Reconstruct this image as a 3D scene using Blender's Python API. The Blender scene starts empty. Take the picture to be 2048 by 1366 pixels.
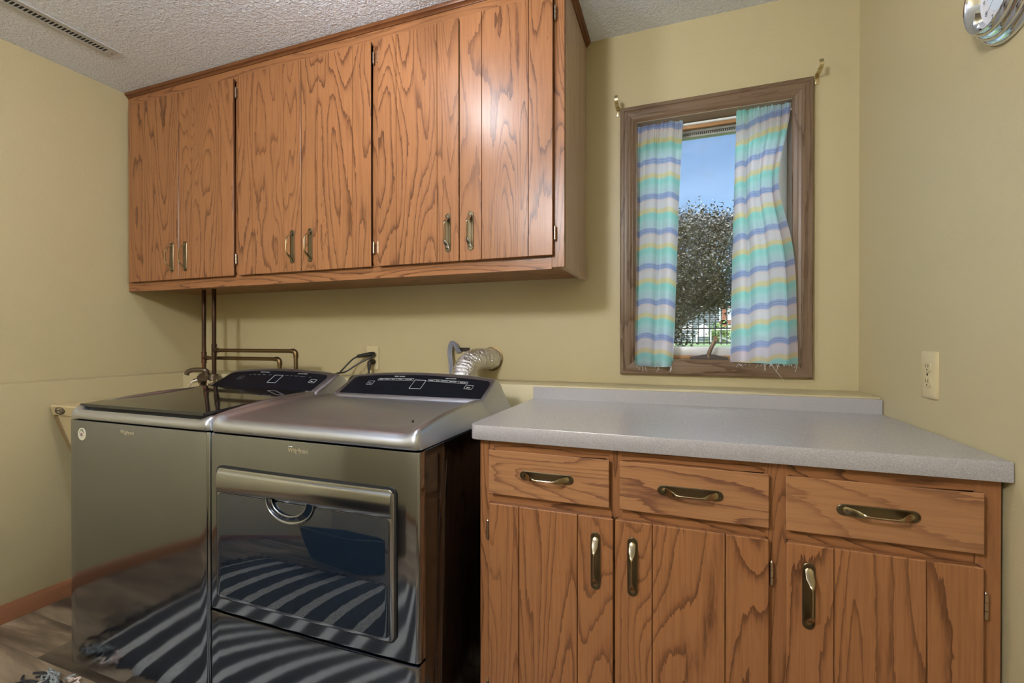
import bpy, bmesh, math, random
from mathutils import Vector, Matrix
random.seed(7)
PI=math.pi
scn=bpy.context.scene; COL=scn.collection
# ------------------------------------------------------------------ camera
F_PX=912.81; YAW=19.9385; PITCH=-0.2524; H=1.1618; D=1.965
cd=bpy.data.cameras.new('camera'); cam=bpy.data.objects.new('camera',cd); COL.objects.link(cam)
cam.location=(0,-D,H); cam.rotation_euler=(math.radians(90+PITCH),0,math.radians(YAW))
cd.sensor_width=36; cd.lens=36*F_PX/2048; cd.clip_start=.02; cd.clip_end=500
scn.camera=cam
# ------------------------------------------------------------------ view, sky, sun
vs=scn.view_settings; vs.view_transform='Standard'; vs.look='None'; vs.exposure=0.0; vs.gamma=1; vs.use_curve_mapping=False
w=bpy.data.worlds.new('sky'); scn.world=w; w.use_nodes=True
nt=w.node_tree; nt.nodes.clear()
out=nt.nodes.new('ShaderNodeOutputWorld'); bg=nt.nodes.new('ShaderNodeBackground')
sky=nt.nodes.new('ShaderNodeTexSky'); sky.sky_type='NISHITA'; sky.sun_disc=False
sky.sun_elevation=math.radians(52); sky.sun_rotation=math.radians(200); sky.air_density=1.0; sky.dust_density=.4; sky.ozone_density=3.5
tc=nt.nodes.new('ShaderNodeTexCoord'); mp=nt.nodes.new('ShaderNodeMapping'); mp.inputs['Scale'].default_value=(1.2,1.2,6)
nz=nt.nodes.new('ShaderNodeTexNoise'); nz.inputs['Scale'].default_value=1.6; nz.inputs['Detail'].default_value=5
rp=nt.nodes.new('ShaderNodeValToRGB'); rp.color_ramp.elements[0].position=.40; rp.color_ramp.elements[1].position=.78
mx=nt.nodes.new('ShaderNodeMix'); mx.data_type='RGBA'; mx.inputs['B'].default_value=(66,68,72,1)
ml=nt.nodes.new('ShaderNodeMath'); ml.operation='MULTIPLY'; pass
nt.links.new(tc.outputs['Generated'],mp.inputs[0]); nt.links.new(mp.outputs[0],nz.inputs['Vector'])
nt.links.new(nz.outputs[0],rp.inputs[0]); 
sz=nt.nodes.new('ShaderNodeSeparateXYZ'); nt.links.new(tc.outputs['Generated'],sz.inputs[0])
hi=nt.nodes.new('ShaderNodeMapRange'); hi.interpolation_type='SMOOTHSTEP'; hi.inputs['From Min'].default_value=.40; hi.inputs['From Max'].default_value=.62
hi.inputs['To Min'].default_value=.012; hi.inputs['To Max'].default_value=2.2; nt.links.new(sz.outputs[2],hi.inputs['Value'])   # very bright unseen cloud added overhead to light the curtains, thin wisps low down
nt.links.new(rp.outputs[0],ml.inputs[0]); nt.links.new(hi.outputs[0],ml.inputs[1]); ml.use_clamp=True; nt.links.new(ml.outputs[0],mx.inputs['Factor'])
nt.links.new(sky.outputs[0],mx.inputs['A']); nt.links.new(mx.outputs['Result'],bg.inputs[0]); nt.links.new(bg.outputs[0],out.inputs[0])
bg.inputs[1].default_value=.20
sd=bpy.data.lights.new('sun','SUN'); sd.energy=1.4; sd.angle=.01; sd.color=(1,.95,.86)
so=bpy.data.objects.new('sun',sd); COL.objects.link(so); so.rotation_euler=(math.radians(38),0,math.radians(-25))
LAMP=86.0      # emission strength of the ceiling light's glass
LAMP2=158.0

# ------------------------------------------------------------------ materials
def mat(name,col=(.5,.5,.5),rough=.5,metal=0,spec=None,ior=None,coat=0,bump=None,emit=None,es=1,alpha=None,trans=0):
    m=bpy.data.materials.new(name); m.use_nodes=True; n=m.node_tree; b=n.nodes['Principled BSDF']
    b.inputs['Base Color'].default_value=(*col,1); b.inputs['Roughness'].default_value=rough; b.inputs['Metallic'].default_value=metal
    if spec is not None: b.inputs['Specular IOR Level'].default_value=spec
    if ior: b.inputs['IOR'].default_value=ior
    if coat: b.inputs['Coat Weight'].default_value=coat; b.inputs['Coat Roughness'].default_value=.06
    if trans: b.inputs['Transmission Weight'].default_value=trans
    if emit: b.inputs['Emission Color'].default_value=(*emit,1); b.inputs['Emission Strength'].default_value=es
    if bump:
        t=n.nodes.new('ShaderNodeTexCoord'); z=n.nodes.new('ShaderNodeTexNoise'); z.inputs['Scale'].default_value=bump[0]; z.inputs['Detail'].default_value=3
        u=n.nodes.new('ShaderNodeBump'); u.inputs['Strength'].default_value=bump[1]; u.inputs['Distance'].default_value=bump[2]
        n.links.new(t.outputs['Object'],z.inputs['Vector']); n.links.new(z.outputs[0],u.inputs['Height']); n.links.new(u.outputs[0],b.inputs['Normal'])
    return m
class NT:
    def __init__(s,m): s.m=m; s.n=m.node_tree; s.b=s.n.nodes['Principled BSDF']
    def new(s,t,**k):
        o=s.n.nodes.new('ShaderNode'+t)
        for a,v in k.items(): setattr(o,a,v)
        return o
    def link(s,a,b): s.n.links.new(a,b)
    def math(s,op,a,b=None,c=None):
        o=s.new('Math',operation=op)
        for i,x in enumerate((a,b,c)):
            if x is None: continue
            if isinstance(x,(int,float)): o.inputs[i].default_value=x
            else: s.link(x,o.inputs[i])
        return o.outputs[0]
    def mix(s,f,a,b,blend='MIX'):
        o=s.new('Mix',data_type='RGBA',blend_type=blend)
        for k,x in (('Factor',f),('A',a),('B',b)):
            if isinstance(x,(int,float)): o.inputs[k].default_value=x
            elif isinstance(x,tuple): o.inputs[k].default_value=(*x,1)
            else: s.link(x,o.inputs[k])
        return o.outputs['Result']
    def ramp(s,f,pts):
        o=s.new('ValToRGB'); e=o.color_ramp.elements
        while len(e)<len(pts): e.new(.5)
        for i,(p,c) in enumerate(pts): e[i].position=p; e[i].color=(*c,1) if isinstance(c,tuple) else (c,c,c,1)
        s.link(f,o.inputs[0]); return o.outputs[0]
    def noise(s,vec,scale,detail=2,rough=.5,dist=0):
        o=s.new('TexNoise'); o.inputs['Scale'].default_value=scale; o.inputs['Detail'].default_value=detail
        o.inputs['Roughness'].default_value=rough; o.inputs['Distortion'].default_value=dist; s.link(vec,o.inputs['Vector']); return o.outputs[0]
    def mapping(s,vec,scale=(1,1,1),loc=(0,0,0)):
        o=s.new('Mapping'); o.inputs['Scale'].default_value=scale; o.inputs['Location'].default_value=loc; s.link(vec,o.inputs[0]); return o.outputs[0]
    def bump(s,h,st,dist):
        o=s.new('Bump'); o.inputs['Strength'].default_value=st; o.inputs['Distance'].default_value=dist; s.link(h,o.inputs['Height']); s.link(o.outputs[0],s.b.inputs['Normal'])
def wood(name,base,dark,axis='z',rough=.30,rings=25,sc=1.0):
    m=mat(name,base,rough,spec=.32); q=NT(m)
    t=q.new('TexCoord'); oi=q.new('ObjectInfo')
    r=q.new('VectorMath',operation='MULTIPLY_ADD'); q.link(oi.outputs['Random'],r.inputs[0]); r.inputs[1].default_value=(31,17,23); q.link(t.outputs['Object'],r.inputs[2])
    a={'x':(.13,1,1),'y':(1,.13,1),'z':(1,1,.13)}[axis]
    v=q.mapping(r.outputs[0],tuple(k*sc for k in a))
    big=q.noise(v,4.6,2.2,.42,.3)
    ph=q.math('MULTIPLY',big,rings*1.15)
    fine=tuple((170 if k==1 else 5) for k in a)
    st=q.noise(q.mapping(r.outputs[0],fine),1,3,.6)
    jag=q.noise(q.mapping(r.outputs[0],tuple((105 if k==1 else 13) for k in a)),1,2,.65)
    tri2=q.math('FRACT',q.math('ADD',ph,q.math('MULTIPLY',q.math('SUBTRACT',jag,.5),.55)))
    line=q.ramp(tri2,[(.0,.1),(.025,1.0),(.10,.8),(.22,.25),(.42,0.0)])
    wide=q.noise(v,3.1,1,.5)
    line=q.math('MULTIPLY',line,q.ramp(wide,[(.3,.45),(.6,1.0)]))
    pore=q.ramp(st,[(.40,.55),(.54,0.0)])
    tone=q.noise(q.mapping(r.outputs[0],tuple((9 if k==1 else 1) for k in a)),1,2)
    c=q.mix(q.math('MULTIPLY',tone,.5),base,tuple(x*.72 for x in base))
    c=q.mix(q.math('MULTIPLY',pore,.35),c,dark)
    c=q.mix(q.math('MULTIPLY',line,.92),c,dark)
    q.link(c,q.b.inputs['Base Color'])
    q.bump(q.math('ADD',q.math('MULTIPLY',pore,-1),q.math('MULTIPLY',line,-.6)),.12,.001)
    return m
M={}
OB=(.320,.138,.054); OD=(.075,.026,.010)
M['oakz']=wood('oak_vertical',OB,OD,'z'); M['oakx']=wood('oak_horizontal',OB,OD,'x'); M['oaky']=wood('oak_deep',OB,OD,'y')
M['oakglare']=wood('oak_panel_glare',(.56,.41,.30),(.40,.26,.17),'z',.35,8)  # window glare on the cabinet end is put into this paler oak
M['oakdraw']=wood('oak_drawer',(.37,.18,.078),(.125,.05,.028),'x',.32,24)
M['crown']=wood('oak_crown',(.17,.062,.022),(.07,.025,.01),'x',.3)
M['casez']=wood('oak_casing_vertical',(.19,.125,.078),(.075,.038,.018),'z',.35,16); M['casex']=wood('oak_casing_horizontal',(.19,.125,.078),(.075,.038,.018),'x',.35,16)  # greyer oak, with the bright window's halo put into its colour
M['base']=wood('oak_baseboard',(.28,.125,.062),(.13,.05,.02),'y',.3,5)
M['sashwood']=wood('sash_wood',(.50,.27,.12),(.35,.16,.07),'x',.4,4)
def paint(name,col,sc,st,dist,rough=.6):
    m=mat(name,col,rough); q=NT(m); g=q.new('NewGeometry').outputs['Position']
    t=q.noise(q.mapping(g,(1,1,1)),1.1,2)
    q.link(q.mix(q.math('MULTIPLY',t,.35),col,tuple(x*.86 for x in col)),q.b.inputs['Base Color'])
    q.bump(q.noise(g,sc,3,.6),st,dist); return m
M['wall']=paint('yellow_wall_paint',(.50,.425,.245),140,.35,.0015,.45)
def ceiling_mat():
    m=mat('textured_ceiling',(.83,.88,.98),.85); q=NT(m); g=q.new('NewGeometry').outputs['Position']
    a=q.noise(g,85,2.5,.55,.6); b=q.ramp(a,[(.40,0.0),(.64,1.0)])
    q.bump(b,.8,.004); return m
M['ceil']=ceiling_mat()
def floor_mat():
    m=mat('vinyl_plank',(.3,.25,.2),.4); q=NT(m); g=q.new('NewGeometry').outputs['Position']
    br=q.new('TexBrick'); br.inputs['Scale'].default_value=1; br.inputs['Mortar Size'].default_value=.0006; br.inputs['Brick Width'].default_value=1.2; br.inputs['Row Height'].default_value=.155
    br.inputs['Color1'].default_value=(0,0,0,1); br.inputs['Color2'].default_value=(1,1,1,1); br.inputs['Mortar'].default_value=(.0,.0,.0,1); br.offset=.37
    q.link(q.mapping(g,(1,1,1),(.55,.066,0)),br.inputs['Vector'])
    off=q.new('VectorMath',operation='MULTIPLY_ADD'); q.link(br.outputs['Color'],off.inputs[0]); off.inputs[1].default_value=(9,9,9); q.link(g,off.inputs[2])
    a=q.noise(q.mapping(off.outputs[0],(1.6,9,9)),1,5,.62,.5); b=q.noise(q.mapping(off.outputs[0],(5,120,120)),1,3,.6)
    c=q.ramp(a,[(.34,(.060,.045,.033)),(.5,(.19,.145,.10)),(.64,(.42,.34,.24))])
    c=q.mix(q.math('MULTIPLY',b,.4),c,(.12,.09,.065))
    c=q.mix(q.math('MULTIPLY',q.math('SUBTRACT',1.0,br.outputs['Fac']),0.0),c,c)
    tone=q.mix(br.outputs['Color'],(.40,.40,.40),(1.35,1.28,1.2)); c=q.mix(1.0,c,tone,'MULTIPLY')
    c=q.mix(br.outputs['Fac'],c,(.03,.025,.02)); q.link(c,q.b.inputs['Base Color']); return m
M['floor']=floor_mat()
def laminate():
    m=mat('grey_laminate',(.36,.33,.34),.22,spec=.85); q=NT(m); g=q.new('NewGeometry').outputs['Position']
    v=q.noise(g,620,2,.6); c=q.ramp(v,[(.32,(.28,.262,.265)),(.5,(.37,.353,.362)),(.68,(.44,.425,.437))])
    s=q.noise(g,3,2); c=q.mix(q.math('MULTIPLY',s,.10),c,(.30,.27,.27)); q.link(c,q.b.inputs['Base Color'])
    q.bump(v,.25,.0006); return m
M['lam']=laminate()
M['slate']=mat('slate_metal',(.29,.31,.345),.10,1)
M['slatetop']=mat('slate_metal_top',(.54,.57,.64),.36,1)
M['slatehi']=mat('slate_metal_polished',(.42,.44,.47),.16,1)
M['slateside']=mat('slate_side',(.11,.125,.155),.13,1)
M['black']=mat('black_gap',(.006,.006,.006),.6)
M['glassblk']=mat('black_glass',(.008,.010,.012),.04,0,ior=1.9)
M['consoleglass']=mat('console_black_glass',(.006,.008,.012),.10,0,ior=1.38)
M['doorglass']=mat('smoked_door_glass',(.006,.012,.022),.03,0,ior=1.95)
M['print']=mat('white_print',(.75,.75,.73),.5)
M['printdim']=mat('dim_print',(.16,.17,.17),.5)
M['chrome']=mat('bright_chrome',(.82,.80,.77),.12,1)
M['sticker']=mat('cream_sticker',(.62,.58,.44),.5); M['ink']=mat('black_ink',(.02,.02,.02),.5); M['red']=mat('red_ink',(.28,.04,.035),.5); M['blue']=mat('blue_ink',(.03,.05,.12),.5); M['palew']=mat('pale_ink',(.7,.6,.6),.5)
M['brass']=mat('antique_brass',(.40,.33,.21),.22,1); M['brassdark']=mat('dark_brass',(.16,.125,.075),.32,1)
M['hinge']=mat('hinge_metal',(.52,.40,.30),.30,1); M['hdark']=mat('hinge_leaf',(.05,.035,.025),.4,.6)
M['plate']=mat('almond_plastic',(.56,.47,.27),.35); M['slot']=mat('slot_dark',(.03,.02,.01),.7)
M['tub']=mat('beige_tub',(.50,.40,.22),.4); M['tubedge']=mat('tub_dark_strip',(.16,.10,.03),.5)
def copper():
    m=mat('aged_copper',(.2,.1,.05),.5,.85); q=NT(m); g=q.new('NewGeometry').outputs['Position']
    a=q.noise(q.mapping(g,(30,30,5)),1,4,.6); c=q.ramp(a,[(.38,(.045,.025,.014)),(.58,(.095,.05,.03)),(.72,(.24,.08,.045))])
    q.link(c,q.b.inputs['Base Color']); q.bump(a,.2,.001); return m
M['copper']=copper(); M['pipebrown']=mat('dull_pipe',(.16,.105,.05),.4,1); M['fauc']=mat('weathered_brass',(.15,.115,.085),.42,.9,bump=(60,.4,.002))
M['rubber']=mat('black_rubber',(.022,.018,.012),.45); M['greycable']=mat('grey_cable',(.22,.22,.26),.4)
def foil():
    m=mat('foil',(.86,.86,.88),.16,1); q=NT(m); t=q.new('TexCoord')
    a=q.noise(t.outputs['Object'],130,3,.7,.6); q.bump(a,.9,.006); return m
M['foil']=foil()
M['ventw']=mat('vent_white',(.50,.50,.50),.45)
M['alu']=mat('pale_aluminium',(.72,.73,.75),.35,.2); M['screenframe']=mat('grey_frame',(.42,.42,.38),.4)
M['jamb']=mat('jamb_wood_sheen',(.38,.33,.25),.3)  # whitish light reflected off the window head is put into this colour
M['rod']=mat('white_rod',(.8,.8,.8),.4); M['crank']=mat('crank_bronze',(.30,.22,.16),.35,.6); M['crankbase']=mat('crank_grey',(.13,.12,.13),.28,.7)
M['bracket']=mat('brass_bracket',(.62,.52,.32),.25,1)
M['clockchrome']=mat('clock_chrome',(.72,.74,.78),.06,1); M['dial']=mat('clock_dial',(.62,.62,.66),.4); M['dialblue']=mat('clock_dial_centre',(.60,.68,.78),.4)
M['darkprint']=mat('dark_print',(.06,.07,.08),.5)
M['rugblk']=mat('rug_black',(.028,.028,.032),.95); 
def rugmat():
    m=mat('striped_rug',(.03,.03,.03),.95); q=NT(m); g=q.new('NewGeometry').outputs['Position']; sx=q.new('SeparateXYZ'); q.link(g,sx.inputs[0])
    wob=q.noise(q.mapping(g,(3,3,3)),1,2); x=q.math('ADD',sx.outputs[0],q.math('MULTIPLY',q.math('SUBTRACT',wob,.5),.02))
    s=q.math('FRACT',q.math('DIVIDE',q.math('ADD',x,1.89+.025+1.4),.14)); stripe=q.math('LESS_THAN',s,.36)
    ck=q.new('TexChecker'); ck.inputs['Scale'].default_value=95; q.link(g,ck.inputs['Vector']); 
    wv=q.noise(g,260,2,.6)
    k=q.math('MULTIPLY',stripe,q.ramp(wv,[(.38,.25),(.5,1.0)]))
    c=q.mix(q.math('MULTIPLY',ck.outputs['Fac'],.5),(.03,.03,.034),(.055,.055,.06)); c=q.mix(k,c,(.50,.49,.46)); q.link(c,q.b.inputs['Base Color']); q.bump(wv,.8,.004); return m
M['rug']=rugmat(); M['rugpink']=mat('rug_pale_yarn',(.55,.44,.40),.95); M['ruggrey']=mat('rug_grey_yarn',(.22,.24,.24),.95)
M['leaf']=mat('bronze_leaf',(.050,.043,.026),.30); M['bark']=mat('tree_bark',(.07,.06,.05),.9)
M['fence']=mat('black_fence',(.012,.012,.014),.4); M['white']=mat('white_paint',(.52,.50,.47),.6)
M['siding']=mat('grey_siding',(.13,.155,.16),.7); M['brick']=mat('red_brown_deck',(.25,.09,.05),.7); M['shrub']=mat('shrub_green',(.10,.17,.03),.7,bump=(30,1,.02)); M['roof']=mat('roof_shingle',(.12,.11,.10),.9)
def lawn():
    m=mat('lawn_grass',(.12,.20,.05),.9); q=NT(m); g=q.new('NewGeometry').outputs['Position']
    q.link(q.ramp(q.noise(g,3,5,.7),[(.3,(.035,.075,.016)),(.7,(.09,.14,.04))]),q.b.inputs['Base Color']); return m
M['lawn']=lawn()
def curtain_mat():
    m=bpy.data.materials.new('rainbow_curtain'); m.use_nodes=True; n=m.node_tree; q=NT(m); n.nodes.remove(q.b)
    o=n.nodes['Material Output']; uv=q.new('UVMap'); uv.uv_map='UVMap'; s=q.new('SeparateXYZ'); q.link(uv.outputs[0],s.inputs[0])
    U,V=s.outputs[0],s.outputs[1]          # metres of cloth across and down from the hem
    wob=q.noise(q.mapping(uv.outputs[0],(6,20,1)),1,2)
    v=q.math('ADD',V,q.math('MULTIPLY',q.math('SUBTRACT',wob,.5),.012))
    f=q.math('SUBTRACT',1.0,q.math('FRACT',q.math('DIVIDE',v,.1425)))
    WH=(.93,.87,.93);BL=(.40,.50,.84);LB=(.70,.84,.97);TE=(.46,.88,.86);YE=(.91,.82,.50);PK=(.94,.82,.88)
    c=q.ramp(f,[(0.0,LB),(.04,BL),(.15,BL),(.20,PK),(.28,WH),(.42,WH),(.47,YE),(.55,YE),(.60,TE),(.70,TE),(.80,(.62,.90,.93)),(1.0,LB)])
    du=q.math('SUBTRACT',q.math('FRACT',q.math('DIVIDE',U,.008)),.5); dv=q.math('SUBTRACT',q.math('FRACT',q.math('DIVIDE',V,.0091)),.5)
    dd=q.math('ADD',q.math('MULTIPLY',du,du),q.math('MULTIPLY',dv,dv)); dot=q.math('LESS_THAN',dd,.035)
    band=q.math('MAXIMUM',q.math('MULTIPLY',q.math('GREATER_THAN',f,.03),q.math('LESS_THAN',f,.17)),q.math('MULTIPLY',q.math('GREATER_THAN',f,.45),q.math('LESS_THAN',f,.62)))
    c=q.mix(q.math('MULTIPLY',q.math('MULTIPLY',dot,band),.85),c,(.95,.95,.97))
    df=q.new('BsdfDiffuse'); tr=q.new('BsdfTranslucent'); tp=q.new('BsdfTransparent'); q.link(c,df.inputs[0]); q.link(c,tr.inputs[0]); q.link(q.mix(.4,c,(1,1,1)),tp.inputs[0])
    a=q.new('MixShader'); a.inputs[0].default_value=.80; q.link(df.outputs[0],a.inputs[1]); q.link(tr.outputs[0],a.inputs[2])
    b=q.new('MixShader'); b.inputs[0].default_value=.05; q.link(a.outputs[0],b.inputs[1]); q.link(tp.outputs[0],b.inputs[2]); q.link(b.outputs[0],o.inputs[0]); return m
M['curtain']=curtain_mat(); M['thread']=mat('white_thread',(.8,.82,.85),.7)
def glass_mat():
    m=bpy.data.materials.new('window_glass'); m.use_nodes=True; q=NT(m); n=m.node_tree; n.nodes.remove(q.b)
    tp=q.new('BsdfTransparent'); tp.inputs[0].default_value=(.96,.98,.97,1); gl=q.new('BsdfGlossy'); gl.inputs['Roughness'].default_value=.02
    fr=q.new('Fresnel'); fr.inputs[0].default_value=1.5; a=q.new('MixShader'); q.link(fr.outputs[0],a.inputs[0]); q.link(tp.outputs[0],a.inputs[1]); q.link(gl.outputs[0],a.inputs[2])
    # dusty film, stronger towards the foot of the pane
    g=q.new('NewGeometry').outputs['Position']; d=q.new('BsdfDiffuse'); d.inputs[0].default_value=(.6,.62,.6,1)
    nz=q.ramp(q.noise(g,9,4),[(.5,.0),(.8,.07)]); b=q.new('MixShader'); q.link(nz,b.inputs[0]); q.link(a.outputs[0],b.inputs[1]); q.link(d.outputs[0],b.inputs[2])
    q.link(b.outputs[0],n.nodes['Material Output'].inputs[0]); return m
M['glass']=glass_mat()

# ------------------------------------------------------------------ helpers
def O(name,bm,m,parent=None,org=(0,0,0),smooth=True,ang=32,recalc=True):
    if recalc: bmesh.ops.recalc_face_normals(bm,faces=bm.faces[:])
    me=bpy.data.meshes.new(name); bm.to_mesh(me); bm.free()
    if org!=(0,0,0): me.transform(Matrix.Translation(-Vector(org)))
    for x in (m if isinstance(m,(list,tuple)) else [m]): me.materials.append(x)
    if smooth:
        me.shade_smooth(); me.set_sharp_from_angle(angle=math.radians(ang))
    o=bpy.data.objects.new(name,me); COL.objects.link(o)
    if parent is not None: o.parent=parent
    elif org!=(0,0,0): o.location=org
    return o
def thing(name,label,cat,loc=(0,0,0),group=None,kind=None):
    o=bpy.data.objects.new(name,None); COL.objects.link(o); o.location=loc; o.empty_display_size=.05
    if label: o['label']=label
    if cat: o['category']=cat
    if group: o['group']=group
    if kind: o['kind']=kind
    return o
def tag(o,label=None,cat=None,group=None,kind=None):
    for k,v in (('label',label),('category',cat),('group',group),('kind',kind)):
        if v: o[k]=v
    return o
def BM(): return bmesh.new()
def box(bm,x0,y0,z0,x1,y1,z1,bev=0,seg=2,mi=0):
    r=bmesh.ops.create_cube(bm,size=1); vs_=r['verts']
    for v in vs_: v.co=Vector((x0+(v.co.x+.5)*(x1-x0),y0+(v.co.y+.5)*(y1-y0),z0+(v.co.z+.5)*(z1-z0)))
    fs={f for v in vs_ for f in v.link_faces}
    for f in fs: f.material_index=mi
    if bev:
        es={e for f in fs for e in f.edges}
        bmesh.ops.bevel(bm,geom=list(es),offset=bev,segments=seg,profile=.5,affect='EDGES')
    return bm
def loft(bm,rings,close=True,caps=True,mi=0):
    R=[[bm.verts.new(p) for p in r] for r in rings]; n=len(R[0]); m_=n if close else n-1
    for a,b in zip(R,R[1:]):
        for i in range(m_):
            f=bm.faces.new((a[i],a[(i+1)%n],b[(i+1)%n],b[i])); f.material_index=mi
    if caps and close:
        for r in (R[0],R[-1]):
            f=bm.faces.new(r); f.material_index=mi
    return R
def tube(bm,pts,r,n=10,caps=True,mi=0,sq=1.0):
    pts=[Vector(p) for p in pts]; rings=[]; up=None
    for i,p in enumerate(pts):
        t=(pts[min(i+1,len(pts)-1)]-pts[max(i-1,0)]).normalized()
        if up is None: up=Vector((0,0,1)) if abs(t.z)<.9 else Vector((0,1,0))
        a=t.cross(up).normalized(); b=a.cross(t).normalized(); up=b
        rr=r(i/(len(pts)-1)) if callable(r) else r
        rings.append([p+a*math.cos(2*PI*k/n)*rr+b*math.sin(2*PI*k/n)*rr*sq for k in range(n)])
    loft(bm,rings,True,caps,mi); return bm
def smoothpath(pts,n=8):
    P=[Vector(p) for p in pts]; P=[2*P[0]-P[1]]+P+[2*P[-1]-P[-2]]; o=[]
    for i in range(1,len(P)-2):
        for k in range(n):
            t=k/n; a,b,c,d=P[i-1:i+3]
            o.append(.5*((2*b)+(c-a)*t+(2*a-5*b+4*c-d)*t*t+(3*b-a-3*c+d)*t**3))
    o.append(P[-2]); return o
def cyl(bm,a,b,r,n=20,mi=0): return tube(bm,[a,b],r,n,True,mi)
def lathe(bm,prof,mtx,n=40,mi=0,cap=True):
    rings=[[mtx@Vector((r*math.cos(2*PI*k/n),r*math.sin(2*PI*k/n),h)) for k in range(n)] for r,h in prof]
    loft(bm,rings,True,cap,mi); return bm
def prism(bm,poly,axis,a,b,mi=0):
    def P(u,v,w): return {'x':(w,u,v),'y':(u,w,v),'z':(u,v,w)}[axis]
    loft(bm,[[P(u,v,a) for u,v in poly],[P(u,v,b) for u,v in poly]],True,True,mi); return bm
def rrect(x0,z0,x1,z1,r,n=5):
    o=[]
    for cx,cz,a0 in ((x1-r,z1-r,0),(x0+r,z1-r,90),(x0+r,z0+r,180),(x1-r,z0+r,270)):
        for k in range(n+1):
            a=math.radians(a0+90*k/n); o.append((cx+r*math.cos(a),cz+r*math.sin(a)))
    return o
def text_bm(bm,s,size,mtx,ext=.0003,shear=0,mi=0,align='CENTER',bold=0):
    cu=bpy.data.curves.new('t','FONT'); cu.body=s; cu.size=size; cu.extrude=ext; cu.align_x=align; cu.shear=shear; cu.resolution_u=3; cu.offset=bold
    o=bpy.data.objects.new('t',cu); COL.objects.link(o); dg=bpy.context.evaluated_depsgraph_get(); dg.update()
    me=bpy.data.meshes.new_from_object(o.evaluated_get(dg)); me.transform(mtx)
    k=len(bm.faces); bm.from_mesh(me); bm.faces.ensure_lookup_table()
    for f in bm.faces[k:]: f.material_index=mi
    bpy.data.objects.remove(o); bpy.data.curves.remove(cu); bpy.data.meshes.remove(me); return bm
def basis(o,x,y,z):
    return Matrix(((x[0],y[0],z[0],o[0]),(x[1],y[1],z[1],o[1]),(x[2],y[2],z[2],o[2]),(0,0,0,1)))
def copy_tree(o,parent=None):
    c=o.copy(); COL.objects.link(c); c.parent=parent
    for ch in [k for k in bpy.data.objects if k.parent==o]: copy_tree(ch,c)
    return c

# ------------------------------------------------------------------ room shell
XL=-2.7026; XR=.6113; ZC=2.44; XPL=-2.599; YP=-.194; ZL=.977; YB=-3.3
WX0,WX1,WZ0,WZ1=-.175,.417,1.070,2.073    # wall opening
def S(name,bm,m,**k): return tag(O(name,bm,m,**k),kind='structure')
b=BM(); box(b,XL-.2,YB-.12,-.12,XR+.2,.16,0); S('floor',b,M['floor'],smooth=False)
b=BM(); box(b,XL-.2,YB-.12,ZC,XR+.2,.16,ZC+.12); S('ceiling',b,M['ceil'],smooth=False)
b=BM(); T=.16
box(b,XL-.2,0,0,WX0,T,ZC); box(b,WX1,0,0,XR+.2,T,ZC); box(b,WX0,0,0,WX1,T,WZ0); box(b,WX0,0,WZ1,WX1,T,ZC); S('wall_back',b,M['wall'],smooth=False)
b=BM(); box(b,XL-.2,YB-.12,0,XL,0,ZC); S('wall_left',b,M['wall'],smooth=False)
b=BM(); box(b,XL+.001,YB,0,XPL,-.001,ZL,.003,2); S('wall_left_lower',b,M['wall'])
b=BM(); box(b,XPL-.003,YP,0,XR-.001,-.001,ZL,.003,2); S('wall_back_lower',b,M['wall'])
b=BM(); box(b,XR,YB-.12,0,XR+.2,0,ZC); S('wall_right',b,M['wall'],smooth=False)
b=BM(); box(b,XL,YB-.12,0,XR,YB,ZC); S('wall_front',b,M['wall'],smooth=False)
def base_prof(x,s=1): return [(x,0),(x+.014*s,0),(x+.014*s,.05),(x+.010*s,.062),(x+.006*s,.068),(x+.003*s,.0744),(x,.0744)]
b=BM(); loft(b,[[(u,y,z) for u,z in base_prof(XPL)] for y in (YB,YP)]); S('baseboard_left',b,M['base'])
b=BM(); loft(b,[[(XR-(u-0),y,z) for u,z in base_prof(0)] for y in (-3.3,-.79)]); S('baseboard_right',b,M['base'])
b=BM(); loft(b,[[(x,YB+u,z) for u,z in base_prof(0)] for x in (XPL,XR)]); S('baseboard_front',b,M['base'])

# ------------------------------------------------------------------ window
win=thing('window_1',None,None,(.12,0,1.02),kind='structure'); WO=(.12,0,1.02)
cx0,cx1,cz0,cz1=-.2256,.467,1.0182,2.1245; CW=.062
def case_prof(): # distance inward from outer edge , projection
    return [(0,0),(0,-.017),(.004,-.0195),(.014,-.0195),(.017,-.016),(.020,-.0165),(.034,-.0125),(.038,-.0135),(.046,-.010),(.050,-.0105),(.057,-.006),(CW,-.004),(CW,0)]
def casing(name,p0,p1,q0,q1,m):
    b=BM(); ra=[];rb=[]
    for d,y in case_prof():
        f=d/CW; ra.append(Vector((p0[0]+(q0[0]-p0[0])*f,y,p0[1]+(q0[1]-p0[1])*f))); rb.append(Vector((p1[0]+(q1[0]-p1[0])*f,y,p1[1]+(q1[1]-p1[1])*f)))
    loft(b,[ra,rb]); return O(name,b,m,win,WO)
o_=[(cx0,cz0),(cx1,cz0),(cx1,cz1),(cx0,cz1)]; i_=[(cx0+CW,cz0+CW),(cx1-CW,cz0+CW),(cx1-CW,cz1-CW),(cx0+CW,cz1-CW)]
for k,m_ in ((0,'casex'),(1,'casez'),(2,'casex'),(3,'casez')):
    casing('casing',o_[k],o_[(k+1)%4],i_[k],i_[(k+1)%4],M[m_])
ix0,iz0,ix1,iz1=cx0+CW,cz0+CW,cx1-CW,cz1-CW
b=BM()
for x0,z0,x1,z1 in ((WX0,WZ0,ix0+.004,WZ1),(ix1-.004,WZ0,WX1,WZ1)): box(b,x0,-.003,z0,x1,T,z1)
O('jamb',b,M['casez'],win,WO,smooth=False)
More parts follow.
